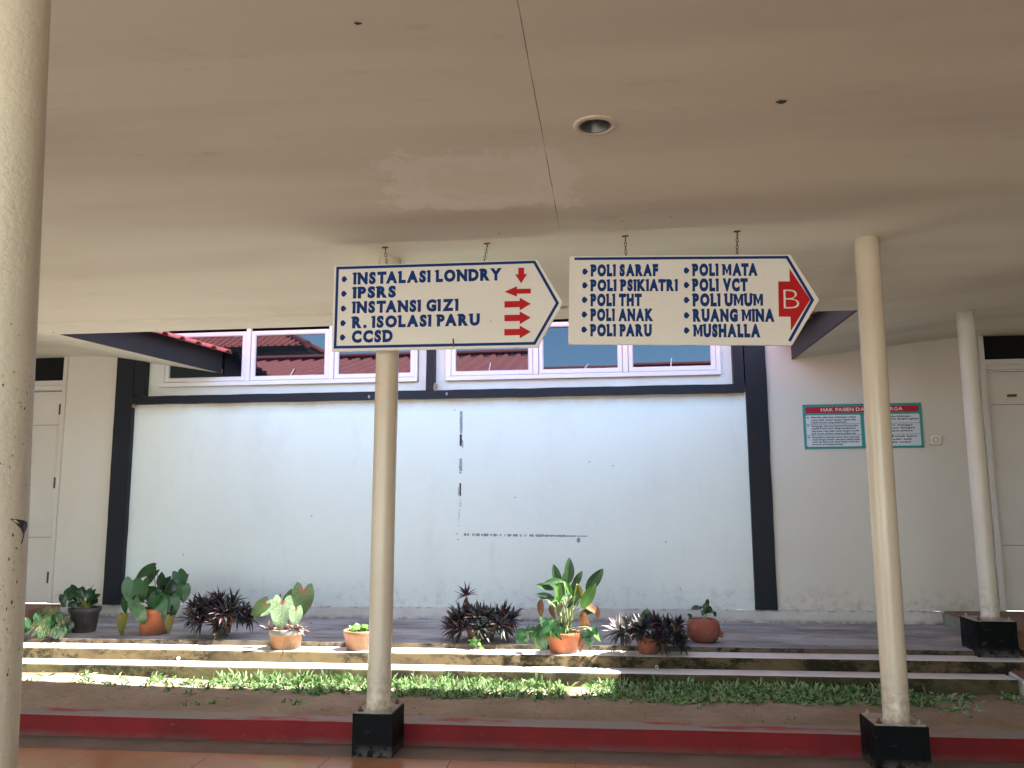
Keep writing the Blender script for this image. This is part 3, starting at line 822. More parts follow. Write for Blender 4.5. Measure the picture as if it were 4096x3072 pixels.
for p, q in (((E1, F1, 6.62), (-14.8, -15, 9.32)), ((E0, F1, 6.62), (-22, -15, 9.32)), ((-22, -15, 9.32), (-14.8, -15, 9.32)), ((E1, F0, 6.62), (-14.8, -15, 9.32))):
    tube(b, [rp(*p), rp(*q)], .13, 6)
obj('ridge_cap', b, M['roof'], pv)
ribs = bmesh.new()
for i in range(70):
    x = E0 + .3 + i * .24
    if x > E1 - .2: break
    # rib from eave up the front slope until it meets a hip
    top_y = -15
    tt = 1.0
    if x > -14.8: tt = (E1 - x) / (E1 + 14.8)
    if x < -22: tt = (x - E0) / (-22 - E0)
    tube(ribs, [rp(x, F1 + .05, 6.63), rp(x, F1 + (top_y - F1) * tt, 6.63 + 2.7 * tt)], .035, 5)
obj('roof_rib', ribs, M['roof'], pv)['kind'] = 'stuff'

# ==================================================================== COLUMNS
def column(label, x, y, z_base, z_plate, z_top, hw, yf, yb, r, mat, lean=(0, 0), group=None, xoff=0):
    t = thing('pipe_column', label, 'column', (x, y, z_base), 0, group)
    b = bmesh.new()
    hpl = z_plate - z_base
    box(b, -hw + xoff, hw + xoff, yf - y, yb - y, 0, hpl)
    bmesh.ops.subdivide_edges(b, edges=b.edges[:], cuts=6, use_grid_fill=True)
    for v in b.verts:
        e = .0035 * mnoise.noise(Vector(v.co) * 9 + Vector((x, y, 0)))
        v.co += Vector((e, e, 0 if v.co.z < .01 else e * .5))
    bl = obj('base_block', b, M['black'], t)
    pl = boxo('base_plate', -hw + xoff + .008, hw + xoff - .008, yf - y + .008, yb - y - .008, hpl - .002, hpl + .007, M['base_top'], t, .003)
    for sx in (-1, 1):
        for sy in (-1, 1):
            b = bmesh.new(); tube(b, [(0, 0, 0), (0, 0, .012)], .014, 6); tube(b, [(0, 0, .012), (0, 0, .026)], .007, 8)
            obj('bolt', b, M['rust'] if sx * sy > 0 else M['base_top'], pl, (xoff + sx * (hw - .035), (yf + yb) / 2 - y + sy * ((yb - yf) / 2 - .035), hpl + .005))
    b = bmesh.new()
    H_ = z_top - z_plate
    n = 22; pts = [(lean[0] * i / n, lean[1] * i / n, hpl + H_ * i / n) for i in range(n + 1)]
    rings = tube(b, pts, r, 40)
    for rg in rings:
        for v in rg:
            e = .0012 * mnoise.noise(Vector((v.co.x * 30, v.co.y * 30, v.co.z * 3)))
            v.co.x += e; v.co.y += e
    pp = obj('pipe', b, mat, t)
    b = bmesh.new(); lathe(b, [(r + .014, 0), (r + .006, .009), (r + .001, .016)], 32, .004)
    obj('weld_bead', b, M['base_top'], t, (0, 0, hpl + .006))
    return t
column('slim cream pipe column behind the left sign, standing on a black base block', -1.347, 4.92, 0.0, .232, 2.945, .116, 4.845, 5.116, .0685, M['cream_pipe'], (.024, 0), 'pipe columns', -.016 + .0)
column('cream pipe column right of the B sign, standing on a black base block', 1.497, 4.92, 0.0, .232, 2.945, .138, 4.845, 5.116, .0685, M['cream_pipe'], (.012, 0), 'pipe columns', .0)
column('white pipe column at the far right, standing on the platform edge before the door', 2.75, 6.71, .301, .550, 2.862, .138, 6.572, 6.86, .0625, M['white_pipe'], (.0, 0), 'pipe columns', -.02)
column('far left platform column hidden by the near column, only its black block edge showing'  , -5.16, 6.71, .301, .555, 2.86, .138, 6.572, 6.86, .0625, M['white_pipe'], (0, 0), 'pipe columns', 0)
nc = column('large worn cream column cut off by the left edge, nearest to the viewer', -1.070, 1.4, 0.0, .232, 2.945, .12, 1.28, 1.53, .0685, M['cream_pipe_near'], (-.093, 0), 'pipe columns', 0)

def scar(name, pts, mat, parent, r=.0692, lean=-.093):
    b = bmesh.new(); vs = []
    for a, z in pts:
        dx = lean * (z - .239) / 2.706
        vs.append(b.verts.new((dx + r * math.cos(R(a)), r * math.sin(R(a)), z)))
    cen = sum((v.co for v in vs), Vector()) / len(vs)
    a = sum(p[0] for p in pts) / len(pts); z = sum(p[1] for p in pts) / len(pts)
    c = b.verts.new((lean * (z - .239) / 2.706 + (r + .0002) * math.cos(R(a)), (r + .0002) * math.sin(R(a)), z))
    for q in range(len(vs)): b.faces.new((vs[q], vs[(q + 1) % len(vs)], c))
    return obj(name, b, mat, parent)
scar('paint_scar', [(-19, 1.381), (-4, 1.379), (10, 1.377), (20, 1.374), (22, 1.366), (14, 1.357), (8, 1.352), (2, 1.362), (-8, 1.371)], M['tape_dark'], nc)
scar('paint_scar', [(8, 1.352), (13, 1.356), (7, 1.338), (3, 1.335)], M['tape_dark'], nc)
rs = random.Random(8)
for i_ in range(46):
    z0 = rs.choice((rs.uniform(1.1, 1.35), rs.uniform(1.1, 1.75), rs.uniform(1.45, 1.62))); a0 = rs.uniform(-45, 25); w0 = rs.uniform(.6, 2.6); h0 = rs.uniform(.002, .009)
    scar('paint_scar', [(a0, z0), (a0 + w0, z0 + h0 * .4), (a0 + w0 * .7, z0 + h0), (a0 - w0 * .3, z0 + h0 * .7)], M['rust'] if rs.random() < .5 else M['tape_dark'], nc)
# ==================================================================== DOWNLIGHT
dl = thing('downlight', 'round recessed ceiling lamp with cream trim ring, unlit', 'ceiling lamp', (LAMP[0], LAMP[1], 2.95))
b = bmesh.new(); lathe(b, [(.0675, .004), (.0675, -.005), (.070, -.008), (.086, -.007), (.091, -.003), (.0915, .006)], 56); obj('trim_ring', b, M['trim'], dl)
b = bmesh.new(); lathe(b, [(.0665, -.003), (.0655, -.0055), (.0625, -.005), (.061, .002), (.055, .03), (.040, .06), (.018, .078), (.0001, .082)], 56); obj('reflector', b, M['reflector'], dl)
b = bmesh.new(); lathe(b, [(.074, .008), (.074, .12), (.0001, .12)], 40); obj('housing', b, M['gap'], dl)
b = bmesh.new(); lathe(b, [(.0001, .022), (.02, .024), (.026, .034), (.024, .055), (.015, .07)], 32); obj('bulb', b, M['lens'], dl)
bpy.context.view_layer.update()

# ==================================================================== LETTERING
_g = {}
def glyph(ch, off):
    key = (ch, off)
    if key in _g: return _g[key]
    if ch == 'M' and off > .02:
        H_, s_, w_ = .7313, .165 + off, .80 + off
        pl = [(0, 0), (0, H_), (s_ * 1.05, H_), (w_ / 2, H_ * .46), (w_ - s_ * 1.05, H_), (w_, H_), (w_, 0), (w_ - s_, 0), (w_ - s_, H_ * .56), (w_ / 2 + .03, H_ * .12), (w_ / 2 - .03, H_ * .12), (s_, H_ * .56), (s_, 0)]
        r_ = ([(a, b * (CAPH - CAPB) / H_ + CAPB) for a, b in pl], [tuple(range(13))], w_)
        _g[key] = r_; return r_
    cu = bpy.data.curves.new('g', 'FONT'); cu.body = ch; cu.size = 1; cu.offset = off; cu.resolution_u = 3
    o = bpy.data.objects.new('g', cu); col.objects.link(o)
    dg = bpy.context.evaluated_depsgraph_get()
    me = bpy.data.meshes.new_from_object(o.evaluated_get(dg))
    vs = [tuple(v.co) for v in me.vertices]; fs = [tuple(p.vertices) for p in me.polygons]
    bpy.data.objects.remove(o); bpy.data.curves.remove(cu); bpy.data.meshes.remove(me)
    if vs:
        x0 = min(v[0] for v in vs); x1 = max(v[0] for v in vs)
        vs = [(v[0] - x0, v[1]) for v in vs]; r_ = (vs, fs, x1 - x0)
    else: r_ = ([], [], .3)
    _g[key] = r_; return r_
CAPH = max(v[1] for v in glyph('H', .03)[0])
CAPB = min(v[1] for v in glyph('H', .03)[0])
def text_mesh(s, off=.03, gap=.10, flags=False, space=.30, narrow={}):
    V, F = [], []; x = 0
    for idx, ch in enumerate(s):
        if ch == ' ': x += space; continue
        vs, fs, wd = glyph(ch, off)
        if flags and ch in 'BDFHIKLMNPRU':
            q = len(V)
            V += [(x + .002, CAPH), (x - .085, CAPH - .005), (x - .07, CAPH - .12), (x + .002, CAPH - .10)]
            F.append((q, q + 1, q + 2, q + 3))
        q = len(V); V += [(x + a, b) for a, b in vs]; F += [tuple(i + q for i in f) for f in fs]
        x += wd + gap
        nx = s[idx + 1] if idx + 1 < len(s) else ''
        x += {'TA': -.13, 'AT': -.12, 'RA': -.07, 'PA': -.09, 'RY': -.09, 'LA': -.03, 'LO': -.03, 'LL': -.01, 'AS': -.03, 'RS': -.04, 'KI': -.05, 'TR': -.01, 'IA': -.05, 'AF': 0, 'ZI': 0, 'AN': -.02, 'UA': -.03, 'NA': -.02, 'VC': -.05, 'CT': -.03, 'LI': .0}.get(ch + nx, 0)
    return V, F, x - gap
def text_line(s, mp, x0, x1, z0, z1, mat, parent, name='text_line', off=.03, flags=False, y=0, gap=.10):
    """places s so its capitals fill the box; mp maps (u,v)->(x,z) on the board"""
    V, F, W_ = text_mesh(s, off, gap, flags)
    b = bmesh.new(); vv = []
    for a, h in V:
        u = x0 + (x1 - x0) * a / W_; v = z0 + (z1 - z0) * (h - CAPB) / (CAPH - CAPB)
        px, pz = mp(u, v); vv.append(b.verts.new((px, y, pz)))
    for f in F:
        try: b.faces.new([vv[i] for i in f])
        except Exception: pass
    return obj(name, b, mat, parent)
def poly(name, pts, mp, mat, parent, y=0, depth=0):
    b = bmesh.new(); vs = [b.verts.new((mp(u, v)[0], y, mp(u, v)[1])) for u, v in pts]
    f = b.faces.new(vs)
    return obj(name, b, mat, parent)

# ------------------------------------------------------------------ signs
def board(t, W_, H_, tip, th=.018):
    b = bmesh.new()
    out = [(0, 0), (W_, 0), (W_ + tip, -H_ * .505), (W_, -H_), (0, -H_)]
    f = [b.verts.new((x, 0, z)) for x, z in out]; k_ = [b.verts.new((x, th, z)) for x, z in out]
    b.faces.new(f); b.faces.new(k_[::-1])
    for i in range(5): b.faces.new((f[i], k_[i], k_[(i + 1) % 5], f[(i + 1) % 5]))
    bmesh.ops.recalc_face_normals(b, faces=b.faces[:])
    bmesh.ops.bevel(b, geom=b.edges[:], offset=.0015, segments=1, affect='EDGES')
    return obj('board', b, M['sign'], t)
def band(name, pts, wd, mp, mat, parent, y, closed=False):
    """constant width strip along a polyline (metres, board space)"""
    P = [Vector((*mp(u, v),)) for u, v in pts]; n = len(P)
    b = bmesh.new(); L = []
    for i, p in enumerate(P):
        a = P[i - 1] if (i or closed) else None; c = P[(i + 1) % n] if (i < n - 1 or closed) else None
        d1 = (p - a).normalized() if a is not None else None; d2 = (c - p).normalized() if c is not None else None
        if d1 is None: d1 = d2
        if d2 is None: d2 = d1
        tq = (d1 + d2).normalized(); nn = Vector((-tq.y, tq.x)); s = wd / 2 / max(.3, nn.dot(Vector((-d1.y, d1.x))))
        L.append((b.verts.new((p.x + nn.x * s, y, p.y + nn.y * s)), b.verts.new((p.x - nn.x * s, y, p.y - nn.y * s))))
    rg = range(n if closed else n - 1)
    for i in rg:
        a, c = L[i], L[(i + 1) % n]; b.faces.new((a[0], a[1], c[1], c[0]))
    return obj(name, b, mat, parent)
F1, F2, F3 = -.0008, -.0016, -.0024
def bullet(mp, u0, u1, v, hu, parent):
    pts = []
    cu = u0 + (u1 - u0) * .42; rv = .036; ru = (u1 - u0) * .42
    for i in range(9):
        a = R(70) + R(220) * i / 8
        pts.append((cu + math.cos(a) * ru, v - math.sin(a) * rv))
    pts.append((u1, v))
    return poly('bullet', pts, mp, M['blue'], parent, F1)

# sign 1
W1, H1 = 1.222, .519
s1 = thing('direction_sign', 'hanging arrow-shaped sign listing INSTALASI LONDRY to CCSD beside five red arrows', 'sign', (-1.614, 4.735, 2.822), 0, 'hanging direction signs')
s1.rotation_euler = (0, R(.42), 0)
board(s1, W1, H1, .146)
mp1 = lambda u, v: (u * W1, -v * H1)
band('border', [(.0175, .026), (.985, .026), (1.094, .505), (.985, .955), (.0175, .955)], .0165, mp1, M['blue'], s1, F1, True)
for s, u1_, v0, v1, fl_ in (('INSTALASI LONDRY', .829, .090, .221, 1), ('IPSRS', .313, .260, .386, 1), ('INSTANSI GIZI', .620, .431, .560, 1), ('R. ISOLASI PARU', .724, .606, .734, 1), ('CCSD', .302, .771, .902, 1)):
    text_line(s, mp1, .099, u1_, v1, v0, M['blue'], s1, off=.066, flags=True, y=F1)
for v in (.160, .332, .506, .677, .842): bullet(mp1, .040, .069, v, .05, s1)
def arrow_r(mp, u0, u1, v, hs, hh, uh, mat, parent, name='red_arrow'):
    return poly(name, [(u0, v - hs), (uh, v - hs), (uh, v - hh), (u1, v), (uh, v + hh), (uh, v + hs), (u0, v + hs)], mp, mat, parent, F2)
for v in (.506, .663, .824): arrow_r(mp1, .842, .968, v, .036, .073, .915, M['red'], s1)
arrow_r(mp1, .968, .842, .360, .028, .060, .902, M['red'], s1)
u = .922
poly('red_arrow', [(u - .014, .088), (u + .014, .088), (u + .014, .163), (u + .029, .163), (u, .268), (u - .029, .163), (u - .014, .163)], mp1, M['red'], s1, F2)
poly('drip_stain', [(.593, .885), (.600, .88), (.602, .93), (.600, .985), (.596, .985), (.594, .93)], mp1, M['rust'], s1, F2)
poly('drip_stain', [(.775, .685), (.779, .688), (.778, .70), (.774, .70)], mp1, M['rust'], s1, F2)

# sign 2
W2, H2 = 1.236, .517
s2 = thing('direction_sign', 'hanging arrow-shaped sign listing POLI clinics in two columns with a red arrow marked B', 'sign', (-.203, 4.715, 2.820), 0, 'hanging direction signs')
s2.rotation_euler = (0, R(1.85), 0)
board(s2, W2, H2, .150)
mp2 = lambda u, v: (u * W2 + .0, -v * H2)
band('border', [(.022, .030), (.985, .030), (1.092, .505), (.988, .955)], .016, mp2, M['blue'], s2, F1, False)
for s, u0, u1_, v0, v1 in (('POLI SARAF', .099, .408, .103, .227), ('POLI PSIKIATRI', .099, .497, .275, .396), ('POLI THT', .100, .334, .438, .565), ('POLI ANAK', .101, .387, .606, .733), ('POLI PARU', .101, .380, .780, .904),
        ('POLI MATA', .563, .854, .102, .228), ('POLI VCT', .563, .810, .270, .400), ('POLI UMUM', .564, .876, .437, .567), ('RUANG MINA', .565, .925, .609, .738), ('MUSHALLA', .567, .862, .777, .909)):
    text_line(s, mp2, u0, u1_, v1, v0, M['blue'], s2, off=.078, flags=True, y=F1, gap=.085)
for v in (.178, .335, .500, .666, .836): bullet(mp2, .060, .087, v, .05, s2)
for v in (.172, .336, .504, .675, .842): bullet(mp2, .524, .551, v, .05, s2)
poly('red_arrow', [(.944, .300), (.994, .300), (.994, .155), (1.083, .500), (.995, .845), (.995, .690), (.944, .688)], mp2, M['red'], s2, F2)
text_line('B', mp2, .966, 1.034, .615, .375, M['white_letter'], s2, off=-.022, y=F3)

# chains
link_me = None
def chain(label, x, y, z0, dx, n):
    global link_me
    zt_ = ceil_z(x, y)
    t = thing('chain', label, 'chain', (x, y, zt_), 0, 'chains holding the hanging signs')
    b = bmesh.new()
    tube(b, [(.0, 0, .004), (0, 0, -.012), (.004, 0, -.02), (-.002, 0, -.026)], .0035, 6)
    tube(b, [(-.018, 0, -.002), (.018, 0, .001)], .006, 6)
    obj('hook', b, M['rust'], t)
    if link_me is None:
        b = bmesh.new(); pts = []
        a, h = .0065, .0125
        for i in range(13):
            an = 2 * math.pi * i / 12
            pts.append((math.cos(an) * a, 0, math.sin(an) * a + (h - a if math.sin(an) > .01 else (-(h - a) if math.sin(an) < -.01 else 0))))
        tube(b, pts, .0021, 6, cap=False)
        link_me = bpy.data.meshes.new('link'); b.to_mesh(link_me); b.free(); link_me.materials.append(M['chain'])
    L = zt_ - .022 - z0
    m_ = max(2, round(L / .0195)); st = L / m_
    for i in range(m_):
        f = (i + .5) / m_
        o = obj('link', link_me, None, t, mat=Matrix.Translation((dx * f, 0, -.022 - L * f)) @ Matrix.Rotation(R(18 if i % 2 else 105), 4, 'Z') @ Matrix.Scale(st / .0195 * .98, 4, (0, 0, 1)))
    return t
chain('rusty chain holding the left end of the INSTALASI LONDRY sign', -1.305, 4.745, 2.815, .012, 5)
chain('rusty chain holding the arrow end of the INSTALASI LONDRY sign', -.690, 4.745, 2.812, -.018, 5)
chain('rusty chain holding the left end of the POLI clinics sign', .118, 4.725, 2.808, .002, 6)
chain('rusty chain holding the right end of the POLI clinics sign, the longest chain', .748, 4.725, 2.785, -.006, 7)

# ------------------------------------------------------------------ poster
ps = thing('notice_board', 'teal notice board headed HAK PASIEN partly hidden by the right column', 'notice board', (1.79, WY - .004, 2.305))
PW, PH = 1.052, .412
bd = boxo('panel', 0, PW, -.006, 0, -PH, 0, M['teal'], ps, .001)
mpp = lambda u, v: (u * PW, -v * PH)
def rrect(name, u0, u1, v0, v1, mat, y, r=.012):
    pts = []
    x0, x1, y0, y1 = u0 * PW, u1 * PW, v0 * PH, v1 * PH
    for cx, cy, a0 in ((x1 - r, y0 + r, -90), (x1 - r, y1 - r, 0), (x0 + r, y1 - r, 90), (x0 + r, y0 + r, 180)):
        for i in range(5):
            a = R(a0 + 90 * i / 4); pts.append(((cx + math.cos(a) * r) / PW, (cy + math.sin(a) * r) / PH))
    return poly(name, pts, mpp, mat, ps, y)
rrect('header', .022, .975, .055, .200, M['poster_red'], -.0068)
text_line('HAK PASIEN DAN KELUARGA', mpp, .155, .842, .165, .085, M['white_letter'], ps, off=.012, y=-.0074, gap=.08)
rrect('text_panel', .022, .485, .245, .950, M['poster_white'], -.0068)
rrect('text_panel', .515, .978, .245, .950, M['poster_white'], -.0068)
for u0, u1_ in ((.022, .485), (.515, .978)):
    for v in (.445, .690): poly('rule', [(u0, v), (u1_, v), (u1_, v + .008), (u0, v + .008)], mpp, M['ink'], ps, -.0072)
left = [(.29, '16.', 'Menolak pelayanan bimbingan rohani', .445), (.348, '', 'yang tidak sesuai dengan agama dan', .445), (.405, '', 'kepercayaan yang dianutnya;', .37),
        (.485, '17.', 'Menggugat dan/atau menuntut Rumah Sakit', .462), (.540, '', 'apabila Rumah Sakit diduga memberikan', .44), (.598, '', 'pelayanan yang tidak sesuai dengan standar', .47), (.655, '', 'baik secara perdata ataupun pidana; dan', .44),
        (.735, '18.', 'Mengeluhkan pelayanan Rumah Sakit yang tidak', .47), (.788, '', 'sesuai dengan standar pelayanan melalui media', .47), (.840, '', 'cetak dan elektronik sesuai dengan ketentuan', .46), (.893, '', 'peraturan perundang-undangan.', .33)]
right = [(.29, '16.', 'Menolak pelayanan bimbingan', .90), (.348, '', 'yang tidak sesuai dengan agama', .965), (.485, '17.', 'Rumah Sakit menggu', .915), (.548, '', 'secara sesuai dengan', .935), (.612, '', 'perdata maupun pidana', .915),
         (.735, '18.', 'pelayanan Rumah Sakit', .945), (.800, '', 'dengan standar baik', .905), (.862, '', 'melalui media sosial', .89)]
for rows_, u0 in ((left, .030), (right, .523)):
    for v, nn, s, ue in rows_:
        if nn: text_line(nn, mpp, u0, u0 + .026, v + .022, v - .014, M['ink'], ps, off=.04, y=-.0074)
        text_line(s, mpp, u0 + .038, ue, v + .022, v - .016, M['ink'], ps, off=.045, y=-.0074, gap=.07)
for u, v in ((.015, .03), (.985, .03), (.015, .97), (.985, .97), (.5, .03)):
    b = bmesh.new(); tube(b, [(u * PW, -.006, -v * PH), (u * PW, -.009, -v * PH)], .004, 8); obj('screw', b, M['gap'], ps)

# ------------------------------------------------------------------ socket
sk = thing('wall_socket', 'small square white power socket on the wall right of the notice board', 'socket', (2.942, WY - .001, 1.962))
boxo('plate', -.045, .045, -.016, 0, -.045, .045, M['plastic'], sk, .004)
boxo('backing', -.047, .047, -.003, 0, -.047, .048, M['plastic_dark'], sk, .001)
b = bmesh.new(); lathe(b, [(.022, 0), (.022, .003), (.017, .003), (.016, -.008), (.0001, -.008)], 28)
obj('outlet', b, M['plastic_dark'], sk, mat=Matrix.Translation((.0, -.016, 0)) @ Matrix.Rotation(R(90), 4, 'X'))

# ==================================================================== PLANTS
def prof_heart(t):   # half width for t in 0..1 (1 = tip)
    return max(0, math.sin(math.pi * min(1, (t + .12) / 1.12) ** .72)) ** .85
def prof_lance(t): return max(0, math.sin(math.pi * t ** .8)) ** .9
def prof_ellip(t): return max(0, math.sin(math.pi * t ** .9)) ** .75
def leaf_bm(L, W_, prof, fold=.25, droop=.3, n=9, lobe=0, wave=0, seed=0, m_=2, b=None, mat=None, mi=0):
    own = b is None
    b = b or bmesh.new(); rows = []
    mat = mat or Matrix.Identity(4)
    for i in range(n + 1):
        t = i / n; hw = W_ / 2 * prof(t); y = L * t
        zc = -droop * L * t * t
        row = []
        for s in range(-m_, m_ + 1):
            f = s / m_
            yy = y - (lobe * L * (1 - t) ** 3 * min(1, abs(f) * 1.6)) if lobe else y
            z_ = zc + fold * abs(f) * hw + (wave * W_ * math.sin(9 * t + seed + s) * abs(f) if wave else 0)
            row.append(b.verts.new(mat @ Vector((f * hw, yy, z_))))
        rows.append(row)
    for p, q in zip(rows, rows[1:]):
        for s in range(2 * m_):
            f = b.faces.new((p[s], p[s + 1], q[s + 1], q[s])); f.smooth = True; f.material_index = mi
    return b
def frame_mat(P, d, nrm):
    y = Vector(d).normalized(); z = Vector(nrm); z = (z - y * z.dot(y)).normalized(); x = y.cross(z)
    m_ = Matrix.Identity(4)
    for i in range(3): m_[i][0] = x[i]; m_[i][1] = y[i]; m_[i][2] = z[i]; m_[i][3] = P[i]
    return m_
def pot(t, rt, rb, h, mat, rim=None, rimh=.03, collar=.008, wob=.003, soil=True, tilt=0):
    b = bmesh.new()
    rr = lambda z: rb + (rt - rb) * z / h
    prof = [(.0001, 0), (rb, 0), (rb + .004, .006), (rr(h - rimh) - .001, h - rimh - .002), (rr(h - rimh) + collar, h - rimh + .002), (rt + collar, h - .004), (rt + collar - .003, h), (rt - .008, h), (rt - .012, h - .01), (rt - .014, h - .03)]
    lathe(b, prof, 44, wob)
    p_ = obj('pot', b, mat, t)
    if rim:
        b = bmesh.new(); lathe(b, [(rr(h - rimh) + collar + .002, h - rimh + .004), (rt + collar + .0025, h - .003), (rt + collar - .002, h + .003), (rt - .009, h + .003)], 44, wob)
        obj('rim', b, rim, p_)
    if soil:
        b = bmesh.new(); rg = lathe(b, [(rt - .013, h - .024), (rt * .6, h - .016), (.0001, h - .012)], 24, .006); obj('soil', b, M['potsoil'], t)
    return p_
KX = .000738
def big_leaf(t, name, mesh, C, ang, L, nrm, mat_scale=1.0, k_base=.0):
    """leaf whose centre is C, tip pointing at screen angle ang (deg, 0=right, 90=up)"""
    d = Vector((math.cos(R(ang)), rnd.uniform(-.38, .12), math.sin(R(ang))))
    nrm = Vector(nrm) + Vector((rnd.uniform(-.35, .35), 0, rnd.uniform(-.15, .45)))
    B = Vector(C) - d.normalized() * L * .5
    o = obj(name, mesh, None, t, mat=frame_mat(B, d, nrm) @ Matrix.Scale(mat_scale, 4))
    return B
_lm = {}
def leaf_data(key, L, W_, prof, mat, **kw):
    if key not in _lm:
        b = leaf_bm(L, W_, prof, **kw); me = bpy.data.meshes.new('leaf'); b.to_mesh(me); b.free(); me.materials.append(mat); _lm[key] = me
    return _lm[key]
def petioles(t, lst, r0, r1, mat, name='stem'):
    b = bmesh.new()
    for A, B in lst:
        A, B = Vector(A), Vector(B); mid = (A + B) / 2 + Vector(((A.x - B.x) * .15, 0, abs(B.z - A.z) * .12 + .02))
        pts = [A * (1 - s) ** 2 + mid * 2 * s * (1 - s) + B * s * s for s in [i / 6 for i in range(7)]]
        tube(b, pts, r0, 6, r1)
    return obj(name, b, mat, t)

# spear-leaf tufts (rhoeo)
def spear_plant(label, x, y, z, rx, h, pr, ph, potmat, tufts, seed, group='purple spear-leaved potted plants', pale=0, Lf=.135):
    t = thing('potted_plant', label, 'potted plant', (x, y, z), 0, group)
    pot(t, pr, pr * .72, ph, potmat, None, .02, .004)
    r_ = random.Random(seed); b = bmesh.new()
    mats = [M['l_rh_purple'], M['l_rh_grey'], M['l_rh_red'], M['l_rh_pale'], M['l_brown']]
    for (tx, tz, ty, sc, kind) in tufts:
        c0 = Vector((tx, ty, tz)); out = Vector((tx * 1.1, ty * .9, max(.05, tz - ph * .6))); out.normalize()
        axis = (Vector((0, 0, 1)) * .55 + out * .8).normalized()
        a1 = axis.orthogonal().normalized(); a2 = axis.cross(a1)
        n = int(30 * sc)
        for i in range(n):
            ph_ = i * 2.39996; el = .12 + 1.35 * (i / n) ** .8
            d = axis * math.cos(el) + (a1 * math.cos(ph_) + a2 * math.sin(ph_)) * math.sin(el)
            d = (d + Vector((r_.uniform(-.12, .12), r_.uniform(-.12, .12), r_.uniform(-.1, .06)))).normalized()
            L = Lf * sc * r_.uniform(.7, 1.15); W_ = .025 * sc ** .5 * r_.uniform(.8, 1.15)
            nn = axis * 1.0 + Vector((0, 0, .3))
            if abs(nn.normalized().dot(d)) > .97: nn = a1
            u_ = r_.random()
            mi = kind if kind is not None and u_ < .5 else (0 if u_ < .42 else 1 if u_ < .93 else 2 if u_ < .96 else 4)
            leaf_bm(L, W_, prof_lance, fold=.5, droop=r_.uniform(.05, .45) * min(1, el), n=5, m_=1, b=b, mat=frame_mat(c0 + d * .008, d, nn), mi=mi)
        # short trunk
        base_ = Vector((tx * .35, ty * .35, ph - .02))
        tube(b, [base_, (base_ + c0) / 2 + Vector((tx * .1, 0, .01)), c0], .008, 5, .006, mi=4)
        # hanging old leaves
        for i in range(int(7 * sc)):
            d = Vector((out.x * .5 + r_.uniform(-.4, .4), out.y * .5 - .3 + r_.uniform(-.3, .3), -1)).normalized()
            leaf_bm(Lf * r_.uniform(.6, 1.05), .016, prof_lance, fold=.4, droop=.1, n=4, m_=1, b=b, mat=frame_mat(c0, d, (out.x, out.y - .6, .2)), mi=1 if r_.random() < .6 else 4)
    o = obj('foliage', b, mats, t); o['kind'] = 'stuff'
    return t
def dome(seed, n, rx, z0, z1, ry=.18, kind=None, s=1.0):
    r_ = random.Random(seed); L = []
    for i in range(n):
        a = math.pi * (i + .5) / n
        for q in range(2):
            rr = r_.uniform(.45, 1) if q else r_.uniform(.85, 1)
            L.append((math.cos(a) * rx * rr, z0 + (z1 - z0) * math.sin(a) ** .7 * rr, -ry * r_.uniform(-.6, 1), s * r_.uniform(.8, 1.05), kind))
    return L
# P2: large purple spear plant, left
tf = dome(3, 7, .22, .14, .27) + [(-.24, .14, -.05, .9, None), (.24, .15, -.04, .9, None), (.06, .10, -.16, .9, None), (-.1, .12, -.15, .95, None)]
spear_plant('wide bushy purple-leaved plant in a dark pot, between the orange pot and the caladium', -3.24, 6.90, .335, .3, .35, .085, .13, M['pot2'], tf, 11)
# P5: with tall shoot
tf = dome(8, 7, .20, .10, .20) + [(-.12, .335, 0, .8, 2), (.235, .16, -.05, .95, 0), (.19, .10, -.10, .9, None), (-.20, .09, -.08, .9, 2), (-.14, .08, -.14, .95, 2), (.03, .11, -.17, 1.0, 1)]
spear_plant('purple-leaved plant with one tall shoot, in a round clay pot', -1.05, 6.86, .335, .3, .35, .13, .115, M['pot2'], tf, 23)
# P7: with pale lit leaves, on the step
tf = dome(13, 6, .20, .10, .20) + [(-.20, .16, -.10, 1.15, 3), (.20, .19, -.02, .9, 0), (.08, .10, -.12, .9, None), (.22, .08, -.05, .9, 0), (-.08, .19, -.05, .8, 0)]
t7 = spear_plant('low dark purple plant with pale striped leaves on its left, beside the tallest plant', .26, 6.56, .301, .3, .25, .095, .12, M['pot5'], tf, 31, Lf=.125)
me = leaf_data('h7', .09, .09, prof_heart, M['l_heart'], lobe=.12)
big_leaf(t7, 'leaf', me, (-.01, .05, .27), 80, .09, (0, -1, .3))

